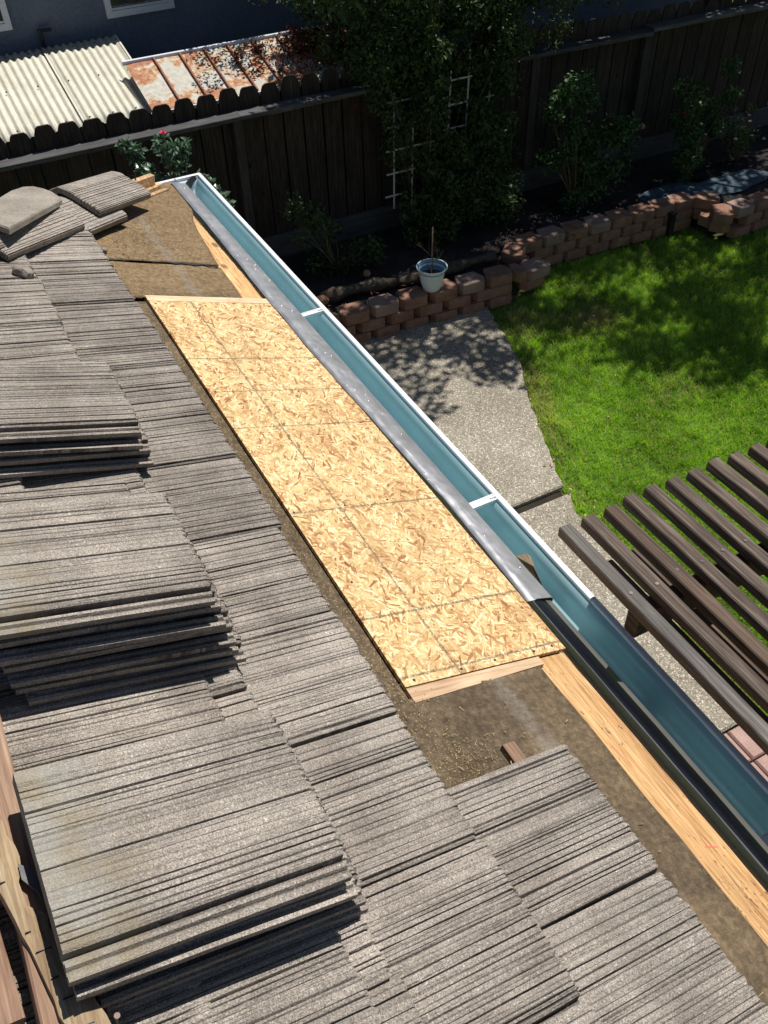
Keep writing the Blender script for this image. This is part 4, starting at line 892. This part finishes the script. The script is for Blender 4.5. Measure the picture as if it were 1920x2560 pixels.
pp = thing('vent_pipe', (6.45, -.83, ZO-.96), 'black pipe with an elbow standing against the blue grey wall', 'pipe')
m = MB(); m.tube([(6.44, -.83, 1.4), (6.44, -.845, ZO-.84), (6.44, -.835, ZO-.80)], .017, 8); m.build('riser', M['black'], pp)
m = MB(); m.tube([(6.44, -.83, ZO-.815), (6.44, -.945, ZO-.818)], .015, 8); m.build('elbow', M['black'], pp)
m = MB(); m.tube([(6.44, -.86, ZO-.985), (6.44, -1.0, ZO-.985)], .02, 8); m.build('branch', M['black'], pp)
# ================================================================ PLANTS
def leaves(cent, rad, n, size, asp=.5, seed=0, updir=.3, fold=True, shell=.0, hang=0):
    """n folded leaves scattered in ellipsoid clumps; returns polygons (m,4,3) and tones"""
    r = np.random.default_rng(seed); cent = np.asarray(cent, float); rad = np.asarray(rad, float).reshape(-1, 1) if np.ndim(rad) == 1 else np.asarray(rad, float)
    idx = r.integers(len(cent), size=n); d = r.normal(size=(n, 3)); d /= np.linalg.norm(d, axis=1)[:, None]; q = r.random(n)**(1/3)
    q = shell + (1-shell)*q
    P = cent[idx] + d*q[:, None]*rad[idx]
    nrm = r.normal(size=(n, 3)) + np.array([0, 0, updir*3]) + d*.5; nrm /= np.linalg.norm(nrm, axis=1)[:, None]
    a = np.cross(nrm, r.normal(size=(n, 3)) + np.array([0, 0, -hang*4])); 
    if hang: a = r.normal(size=(n, 3))*.6 + np.array([0, 0, -hang]); a -= nrm*(a*nrm).sum(1)[:, None]
    a /= np.linalg.norm(a, axis=1)[:, None]; b = np.cross(nrm, a)
    L = size*r.uniform(.6, 1.3, n)[:, None]; W = L*asp*.5
    tip = P + a*L; mid = P + a*L*.45 - nrm*L*.07; lo = mid + b*W + nrm*L*.12; ro = mid - b*W + nrm*L*.12
    quads = np.stack([P, ro, tip, lo], axis=1)
    tri1 = np.stack([P, ro, tip], axis=1); tri2 = np.stack([P, tip, lo], axis=1)
    tone = np.clip(r.normal(.45, .25, n) + .15*d[:, 2], 0, 1)
    return np.concatenate([tri1, tri2]), np.concatenate([tone, tone])
def foliage(name, parent, cent, rad, n, size, mat, **k):
    P, T = leaves(cent, rad, n, size, **k); o = quadmesh(name, P, mat, parent, col=T); o['kind'] = 'stuff'; return o
def stems(parent, base, tips, r0=.012, mat=None, name='stem', n=5):
    m = MB()
    for t in tips:
        b = Vector(base); t = Vector(t); mid = b.lerp(t, .5) + Vector((random.uniform(-.05, .05), random.uniform(-.05, .05), 0)); m.tube([b, mid, t], [r0, r0*.7, r0*.3], n)
    return m.build(name, mat or M['stem'], parent)
def flower(parent, c, r, mat, name='flower', seed=0):
    rr = np.random.default_rng(seed); P = []; T = []
    for ring, (k, rad, up_) in enumerate(((5, 1, .25), (5, .75, .6), (4, .45, .95))):
        for i in range(k):
            a = 2*math.pi*(i/k) + ring*.6; d = np.array([math.cos(a), math.sin(a), 0]); t = np.array([-math.sin(a), math.cos(a), 0]); z = np.array([0, 0, 1.])
            p0 = np.array(c); p2 = p0 + d*r*rad + z*r*up_; w = t*r*.5*rad; pm = p0 + d*r*rad*.6 + z*r*up_*.45
            P += [[p0, pm-w, p2], [p0, p2, pm+w]]; T += [rr.random()]*2
    return quadmesh(name, np.array(P), mat, parent, col=np.array(T))
# rose bush by the gutter corner (lit)
rb = thing('rose_bush', (4.35, -1.2, .28), 'sunlit rose bush with one pink bloom behind the gutter corner', 'rose bush')
c1 = [(4.3, -1.0, 1.80), (4.28, -.93, 1.88), (4.3, -1.05, 1.62), (4.28, -1.22, 1.80), (4.3, -1.3, 1.68), (4.32, -1.15, 1.5), (4.3, -1.38, 1.76), (4.3, -1.28, 1.48), (4.34, -1.5, 1.45), (4.36, -1.55, 1.36), (4.36, -1.2, 1.3), (4.36, -1.62, 1.28), (4.34, -1.68, 1.18), (4.30, -1.70, 1.06)]
foliage('leaf_mass', rb, c1, [.06, .05, .09, .10, .10, .10, .07, .12, .07, .08, .14, .07, .07, .06], 1500, .052, M['rose_leaf'], asp=.62, seed=11, updir=.25)
stems(rb, (4.36, -1.28, .28), c1, .010); flower(rb, (4.30, -1.245, 1.905), .030, M['pink'], seed=1)
# vine-covered trellis
tr = thing('garden_trellis', (4.66, -4.0, .28), 'white painted lattice trellis half hidden in dark climbing vine', 'trellis')
for y, z0, z1 in ((-3.46, .62, 1.72), (-3.66, .60, 1.50), (-3.86, .9, 1.6), (-4.06, 1.25, 1.80), (-4.26, 1.15, 1.95), (-4.50, .62, 1.62)):
    m = MB(); m.beam((4.60, y, z0), (4.60, y - .015, z1), .016, .008, (1, 0, 0), .05); m.build('upright', M['trellis'], tr)
for y0, y1, z in ((-3.38, -3.70, 1.64), (-3.40, -3.70, 1.42), (-3.38, -3.90, 1.20), (-3.38, -3.70, .98), (-3.36, -3.60, .76), (-4.0, -4.30, 1.72), (-3.82, -4.30, 1.50), (-4.0, -4.32, 1.28), (-4.44, -4.56, 1.50), (-4.46, -4.56, 1.28), (-4.46, -4.56, 1.06), (-4.46, -4.56, .84)):
    m = MB(); m.beam((4.590, y0, z), (4.590, y1, z), .015, .008, (1, 0, 0), .05); m.build('crosspiece', M['trellis'], tr)
vn = thing('climbing_vine', (4.6, -4.0, .28), 'huge dark climbing vine smothering the trellis and spilling over the fence', 'vine')
cs = []; rs = []
r = random.Random(2)
for i in range(150):
    z = r.uniform(.35, 2.1); w = .62 + .20*smooth01((z-1.4)/.7); yc = -4.0 + .12*(z < 1.2)*-1; y = yc + r.uniform(-w, w)
    if -3.74 < y < -3.34 and .6 < z < 1.70 and r.random() < .62: continue
    if -4.32 < y < -4.0 and 1.2 < z < 1.85 and r.random() < .8: continue
    cs.append((4.60 + r.uniform(-.16, .12) - .15*(z < .9), y, z)); rs.append(r.uniform(.10, .2))
for i in range(130): cs.append((r.uniform(4.45, 5.7), r.uniform(-5.2, -2.95), r.uniform(2.0, 2.6))); rs.append(r.uniform(.14, .26))
foliage('big_leaf_mass', vn, cs[::2], rs[::2], 9000, .075, M['vine'], asp=.5, seed=33, updir=.3, hang=.3)
foliage('leaf_mass', vn, cs, rs, 50000, .042, M['vine'], asp=.42, seed=3, updir=.1, hang=.5)
cs2 = [(5.6 + r.uniform(-.2, .3), -2.55 + r.uniform(-.35, .25), 2.62 + r.uniform(-.15, .2)) for i in range(14)] + [(r.uniform(5.1, 6.1), r.uniform(-6.0, -2.9), r.uniform(2.3, 3.0)) for i in range(40)]
foliage('light_leaf_mass', vn, cs2, [r.uniform(.10, .2) for _ in cs2], 6500, .040, M['tree'], asp=.5, seed=4, updir=.1, hang=.4)
stems(vn, (4.70, -4.12, .28), [c for c in cs[::9]], .010); stems(vn, (4.70, -3.8, .28), [c for c in cs[2::13]], .008)
P = [(4.9 + r.uniform(-.1, .3), -4.9 - r.uniform(0, 1.2), 2.28 + r.uniform(-.15, .5)) for _ in range(60)]
for_ = [leaves([p], [.025], 10, .02, asp=.8, seed=i) for i, p in enumerate(P)]
o = quadmesh('purple_blossom', np.concatenate([a for a, b in for_]), M['purple'], vn, col=np.concatenate([b for a, b in for_])); o['kind'] = 'stuff'
cs3 = [(r.uniform(4.75, 5.5), r.uniform(-6.2, -4.6), r.uniform(2.0, 2.7)) for i in range(46)]
foliage('leaf_mass', vn, cs3, [r.uniform(.10, .2) for _ in cs3], 7000, .038, M['vine'], asp=.45, seed=5, updir=.1, hang=.5)
flower(vn, (4.50, -3.03, 1.70), .026, M['red'], seed=4)
dv = thing('dead_vine', (5.35, -3.0, ZO-1.1), 'heap of dry red-brown vine leaves lying on the rusty shed roof', 'dead vine')
cd = [(5.45 + r.uniform(-.38, .22), -3.15 + r.uniform(-.62, .62), ZO - 1.0 + r.uniform(-.05, .10)) for _ in range(46)]; cd = [(x, y, rz_(x) + abs(z-ZO+1.0)*.5 + .01) for x, y, z in cd]; cd += [(5.20, -2.42, rz_(5.2)+.05), (5.35, -2.30, rz_(5.35)+.08), (5.12, -2.62, rz_(5.1)+.05)]
foliage('leaf_mass', dv, cd, [r.uniform(.05, .13) for _ in cd], 3600, .042, M['dry'], asp=.4, seed=6, updir=.1); stems(dv, (5.4, -3.4, ZO-1.02), cd[::5], .004)
# rose bushes against the right of the fence
def bush(name, label, base, cents, rads, n, size, mat, seed, flowers=(), cat='rose bush'):
    t = thing(name, base, label, cat); foliage('leaf_mass', t, cents, rads, n, size, mat, asp=.62, seed=seed, updir=.25); stems(t, base, cents, .009)
    for i, (c, rr, mt) in enumerate(flowers): flower(t, c, rr, mt, seed=seed+i)
    return t
rr2 = random.Random(9)
def cl(yc, zc, xs, sy, sz, n): return [(xs + rr2.uniform(-.15, .15), yc + rr2.gauss(0, sy), zc + rr2.uniform(-sz, sz)) for _ in range(n)]
c = cl(-5.35, 1.2, 4.35, .16, .42, 14) + cl(-5.75, .75, 4.3, .25, .22, 14) + cl(-5.45, .45, 4.25, .12, .15, 5) + cl(-5.9, 1.0, 4.3, .1, .1, 4)
bush('rose_bush', 'tall dark rose bush with one peach bloom between the trellis and the paler fence post', (4.28, -5.45, .28), c, [rr2.uniform(.09, .17) for _ in c], 4200, .052, M['bush'], 21, [((4.10, -6.05, 1.05), .046, M['peach'])])
c = cl(-6.75, .62, 4.2, .16, .25, 10) + cl(-7.15, 1.0, 4.35, .18, .28, 12)
bush('rose_bush', 'shaded rose bush beside the light landscape fabric, against the fence', (4.2, -6.9, .28), c, [rr2.uniform(.08, .14) for _ in c], 2600, .048, M['bush'], 25, [((4.25, -6.75, 1.0), .03, M['red'])])
c = cl(-7.65, .62, 4.25, .18, .18, 12)
bush('rose_bush', 'wispy rose bush with small pale pink blooms at the far right of the bed', (4.2, -7.65, .28), c, [rr2.uniform(.07, .13) for _ in c], 1200, .03, M['vine'], 27, [((4.06, -7.41, .67), .026, M['pale']), ((4.06, -7.65, .66), .022, M['pale']), ((4.06, -7.86, .58), .028, M['pale']), ((4.06, -7.57, .83), .022, M['pale']), ((4.25, -7.75, .80), .022, M['pale'])])
c = cl(-2.62, .62, 4.4, .16, .30, 10) + cl(-3.0, .45, 4.25, .12, .10, 6) + cl(-2.4, .9, 4.5, .08, .1, 3)
bush('shrub', 'straggly dark shrub in the bed left of the trellis', (4.35, -2.7, .28), c, [rr2.uniform(.07, .13) for _ in c], 1400, .045, M['vine'], 30, cat='shrub')
# plastic pot with bare seedling on the wall
PX, PY, PZ = 3.50, -3.25, zt
pot = thing('plant_pot', (PX, PY, PZ), 'pale blue-white plastic flower pot standing on the block wall', 'flower pot')
def lathe(pts, n=28):
    V = []; 
    for rad, z in pts:
        for k in range(n): a = 2*math.pi*k/n; V.append((PX + 1.12*rad*math.cos(a), PY + 1.12*rad*math.sin(a), PZ + 1.08*z))
    F = [(i*n+k, i*n+(k+1) % n, (i+1)*n+(k+1) % n, (i+1)*n+k) for i in range(len(pts)-1) for k in range(n)]
    return V, F
V, F = lathe([(.001, .002), (.062, .002), (.070, .006), (.084, .05), (.096, .10), (.103, .15), (.105, .180), (.110, .184), (.110, .190), (.120, .198), (.127, .204), (.129, .210), (.126, .215), (.119, .213)]); mesh('pot', V, F, M['pot'], pot, True)
V, F = lathe([(.119, .213), (.110, .190), (.102, .160), (.098, .12)]); mesh('pot_inside', V, F, M['pot_in'], pot, True)
V, F = lathe([(.099, .125), (.05, .13), (.001, .128)]); mesh('potting_soil', V, F, M['soil'], pot, True)
sd = thing('bare_seedling', (PX, PY, PZ+.12), 'leafless twiggy seedling tied to a thin cane in the plastic pot', 'seedling')
m = MB(); m.tube([(PX, PY, PZ+.12), (PX+.018, PY-.012, PZ+.60)], .0065, 6); m.build('cane', M['stake'], sd)
m = MB(); r5 = random.Random(3)
def twig(p, d, l, rad, dep):
    q = p + d*l; m.tube([p, q], [rad, rad*.6], 4)
    if dep:
        for _ in range(3): twig(p.lerp(q, r5.uniform(.4, 1)), (d + Vector((r5.uniform(-.9, .9), r5.uniform(-.9, .9), r5.uniform(-.2, .5)))).normalized(), l*.62, rad*.6, dep-1)
for k in range(5): twig(Vector((PX-.008, PY, PZ+.14+.06*k)), Vector((math.cos(k*2.3), math.sin(k*2.3), .7)).normalized(), .11, .0028, 3)
m.tube([(PX-.008, PY, PZ+.12), (PX-.004, PY-.004, PZ+.45)], .004, 5); m.build('twigs', M['stem'], sd)
m = MB(); m.tube([(PX-.01, PY-.008, PZ+.235), (PX+.012, PY+.006, PZ+.24)], .006, 5); m.build('tie', M['vine'], sd)
# log edging lying in the bed
lg = MB(); pts = []; rad = []
for i in range(15): t = i/14; pts.append((3.86 - .14*t + .02*math.sin(t*7), -2.30 - 1.78*t, .33 + .02*math.sin(t*9))); rad.append(.060 + .018*math.sin(i*1.9) - .015*t)
lg.tube(pts, rad, 10); lgo = lg.build('log', M['bark'], None, True); tag(lgo, 'rough fallen branch lying behind the block wall and the pot', 'log')
ck = 0
for (x, y, s, lab) in ((3.80, -2.28, .06, 'knobbly brown rock at the left end of the fallen branch'), (3.93, -2.80, .035, 'small pale rock lying on top of the fallen branch')):
    bm = bmesh.new(); bmesh.ops.create_icosphere(bm, subdivisions=2, radius=s)
    for vv in bm.verts: vv.co *= 1 + .3*mnoise.noise(vv.co*14 + Vector((ck, 0, 0)))
    me = bpy.data.meshes.new('rock'); bm.to_mesh(me); bm.free(); me.materials.append(M['block']); o = bpy.data.objects.new('rock', me); COL.objects.link(o); o.location = (x, y, .36 if s > .05 else .42); tag(o, lab, 'rock'); ck += 3
# black path light by the wall
pl = thing('garden_light', (3.66, -6.28, 0), 'black square path light standing against the block wall', 'garden light'); m = MB(); m.box((3.63, -6.315, 0), (3.69, -6.255, .26)); m.build('body', M['black'], pl); m = MB(); m.box((3.622, -6.323, .26), (3.698, -6.247, .275)); m.build('cap', M['black'], pl)
# fabric and a near-black patch in the bed
def blob(name, cx, cy, rx, ry, z, mat, label, cat, seed):
    V = []; F = []; n, k = 26, 6
    V.append((cx, cy, z))
    for j in range(1, k+1):
        for i in range(n): a = 2*math.pi*i/n; q = j/k*(1+.22*mnoise.noise(Vector((math.cos(a)*1.4, math.sin(a)*1.4, seed)))); x, y = cx+rx*q*math.cos(a), cy+ry*q*math.sin(a); V.append((x, y, z + (.018*mnoise.noise(Vector((x*7, y*7, seed)))) - (.02 if j == k else 0)))
    F = [(0, 1+i, 1+(i+1) % n) for i in range(n)] + [(1+(j-1)*n+i, 1+j*n+i, 1+j*n+(i+1) % n, 1+(j-1)*n+(i+1) % n) for j in range(1, k) for i in range(n)]
    o = mesh(name, V, F, mat, smooth=True); return tag(o, label, cat)
blob('weed_fabric', 3.98, -6.55, .22, .42, .320, M['fabric'], 'wrinkled blue grey weed fabric in the bed behind the bend in the wall', 'weed fabric', 1)
blob('weed_fabric', 3.86, -7.25, .22, .55, .325, M['fabric'], 'long wrinkled strip of blue grey weed fabric at the right end of the bed', 'weed fabric', 6)
blob('black_patch', 4.12, -7.35, .13, .45, .345, M['bed_black'], 'near-black patch lying in the bed above the weed fabric', 'plastic sheet', 3)
# petals and litter
def flecks(name, areas, n, size, mat, label, cat, seed, z):
    r = np.random.default_rng(seed); P = []; T = []
    for _ in range(n):
        x0, x1, y0, y1 = areas[r.integers(len(areas))]; c = np.array([r.uniform(x0, x1), r.uniform(y0, y1), z + r.uniform(.0, .012)]); a = r.uniform(0, 6.28); s = size*r.uniform(.5, 1.3)
        d = np.array([math.cos(a), math.sin(a), r.uniform(-.2, .4)])*s; t = np.array([-math.sin(a), math.cos(a), r.uniform(-.3, .3)])*s*.45; P.append([c-d, c-t, c+d, c+t]); T.append(r.random())
    o = quadmesh(name, np.array(P), mat, None, col=np.array(T)); return tag(o, label, cat, kind='stuff')
flecks('fallen_petals', [(3.95, 4.4, -5.6, -5.2), (3.9, 4.2, -5.5, -4.8), (3.9, 4.4, -6.2, -4.6), (3.85, 4.4, -7.5, -6.2)], 60, .018, M['litter'], 'pale fallen petals on the dark soil under the rose bushes', 'petals', 2, .32)
flecks('dead_leaf_litter', [(3.7, 4.8, -8, -1)], 900, .022, M['dry'], 'dead brown leaves strewn over the dark soil of the bed', 'leaf litter', 3, .31)
flecks('dry_leaf_bits', [(.5, 1.3, -3.05, -2.85), (1.2, 3.2, -3.9, -3.1), (1.0, 3.4, -7, -4)], 46, .014, M['straw'], 'dry leaf bits on the lawn and along the patio edge', 'leaf litter', 5, .055)

# ================================================================ LAWN
def edge_y(x):
    pts = [(-1.3, -2.76), (0, -2.78), (.64, -2.84), (.97, -2.93), (1.35, -3.07), (1.72, -3.21), (2.1, -3.38), (2.56, -3.59), (2.9, -3.68), (3.23, -3.76), (3.7, -3.95)]
    return np.interp(x, [p[0] for p in pts], [p[1] for p in pts])
def grass(n, xr, yr, seed, hgt, name, label):
    r = np.random.default_rng(seed); x = r.uniform(*xr, n); y = r.uniform(*yr, n); keep = y < edge_y(x) + .03 + .02*np.sin(x*40)
    wl_ = np.where(y > -4.45, 3.40, np.where(y > -6.62, 3.74, 3.30)); keep &= x < wl_
    # thin worn margin near the patio
    dd = edge_y(x) - y; keep &= ~((dd < .16) & (r.random(n) < .35)); x, y = x[keep], y[keep]; n = len(x)
    patch = np.array([mnoise.noise(Vector((a*1.6, b*1.6, 0))) for a, b in zip(x, y)]); fine = np.array([mnoise.noise(Vector((a*9, b*9, 3))) for a, b in zip(x, y)])
    h_ = hgt*r.uniform(.5, 1.3, n)*(1+.6*fine); w = r.uniform(.0016, .0032, n); a = r.uniform(0, 6.283, n); ln = r.uniform(.25, 1.0, n)*h_; la = r.uniform(0, 6.283, n)
    b0 = np.stack([x, y, np.full(n, -.02)], 1); side = np.stack([np.cos(a)*w, np.sin(a)*w, np.zeros(n)], 1); lean = np.stack([np.cos(la)*ln, np.sin(la)*ln, h_], 1)
    mid = b0 + lean*np.array([.4, .4, .62]); tip = b0 + lean*np.array([1, 1, .95])
    t1 = np.stack([b0-side, b0+side, mid+side*.8, mid-side*.8], 1); t2 = np.stack([mid-side*.8, mid+side*.8, tip+side*.15, tip-side*.15], 1)
    dryp = np.exp(-(((x-3.05)/.22)**2 + ((y+4.0)/.22)**2)) + .8*np.exp(-(((x-2.75)/.2)**2 + ((y+4.6)/.3)**2)) + .8*np.exp(-(((x-1.9)/.5)**2 + ((y-edge_y(x)+.12)/.12)**2)); tone = np.clip(.42 + .55*patch + .4*fine + r.normal(0, .2, n), 0, 1); dry = (r.random(n) < .07 + .4*np.clip(-patch-.2, 0, 1) + .55*dryp); tone = np.where(dry, 1.0, tone*.9)
    o = quadmesh(name, np.concatenate([t1, t2]), M['grass'], None, col=np.concatenate([tone, tone])); return tag(o, label, 'grass', kind='stuff')
grass(230000, (-1.4, 3.8), (-5.6, -2.7), 1, .052, 'lawn_grass', 'mown green lawn grass in sun and dappled shade between patio and block wall')
grass(90000, (.6, 3.8), (-8.6, -5.6), 2, .052, 'lawn_grass', 'mown lawn grass in deep tree shade toward the right')

# ================================================================ TREE (stands in the neighbour's yard, outside the view; its shade falls on the bed and lawn)
tree = thing('shade_tree', (5.9, -8.6, 0), 'large leafy tree beyond the fence shading the bed and half the lawn', 'tree')
m = MB(); m.tube([(5.9, -8.6, 0), (5.8, -8.5, 1.4), (5.6, -8.3, 2.6), (5.3, -8.1, 3.8)], [.2, .17, .14, .10], 10)
r = random.Random(12); ctr = []
bound = [(3.25, -4.65), (3.60, -5.35), (3.80, -6.15), (3.30, -6.6), (2.8, -7.0), (2.35, -7.5), (2.1, -8.6), (2.4, -10.5), (6.8, -10.5), (7.2, -5.2), (5.6, -3.85), (4.6, -3.9), (3.3, -4.0)]
def inside(x, y):
    c = False; n = len(bound)
    for i in range(n):
        (x1, y1), (x2, y2) = bound[i], bound[(i+1) % n]
        if (y1 > y) != (y2 > y) and x < (x2-x1)*(y-y1)/(y2-y1)+x1: c = not c
    return c
while len(ctr) < 330:
    x, y = r.uniform(2, 7.2), r.uniform(-10.6, -3.8)
    if inside(x, y): z = 4.9 + r.uniform(-.45, .9); ctr.append((x - .2*(z-4.9)*-1, y - .46*(z-4.9), z))
foliage('crown', tree, ctr, [r.uniform(.16, .42) for _ in ctr], 34000, .11, M['tree'], asp=.5, seed=8, updir=.2)
for i in range(26):
    c_ = Vector(ctr[i*9]); b0 = Vector((5.3, -8.1, 3.7)); m.tube([b0, b0.lerp(c_, .5) + Vector((0, 0, .25)), c_], [.05, .03, .012], 6)
m.build('trunk', M['bark'], tree)
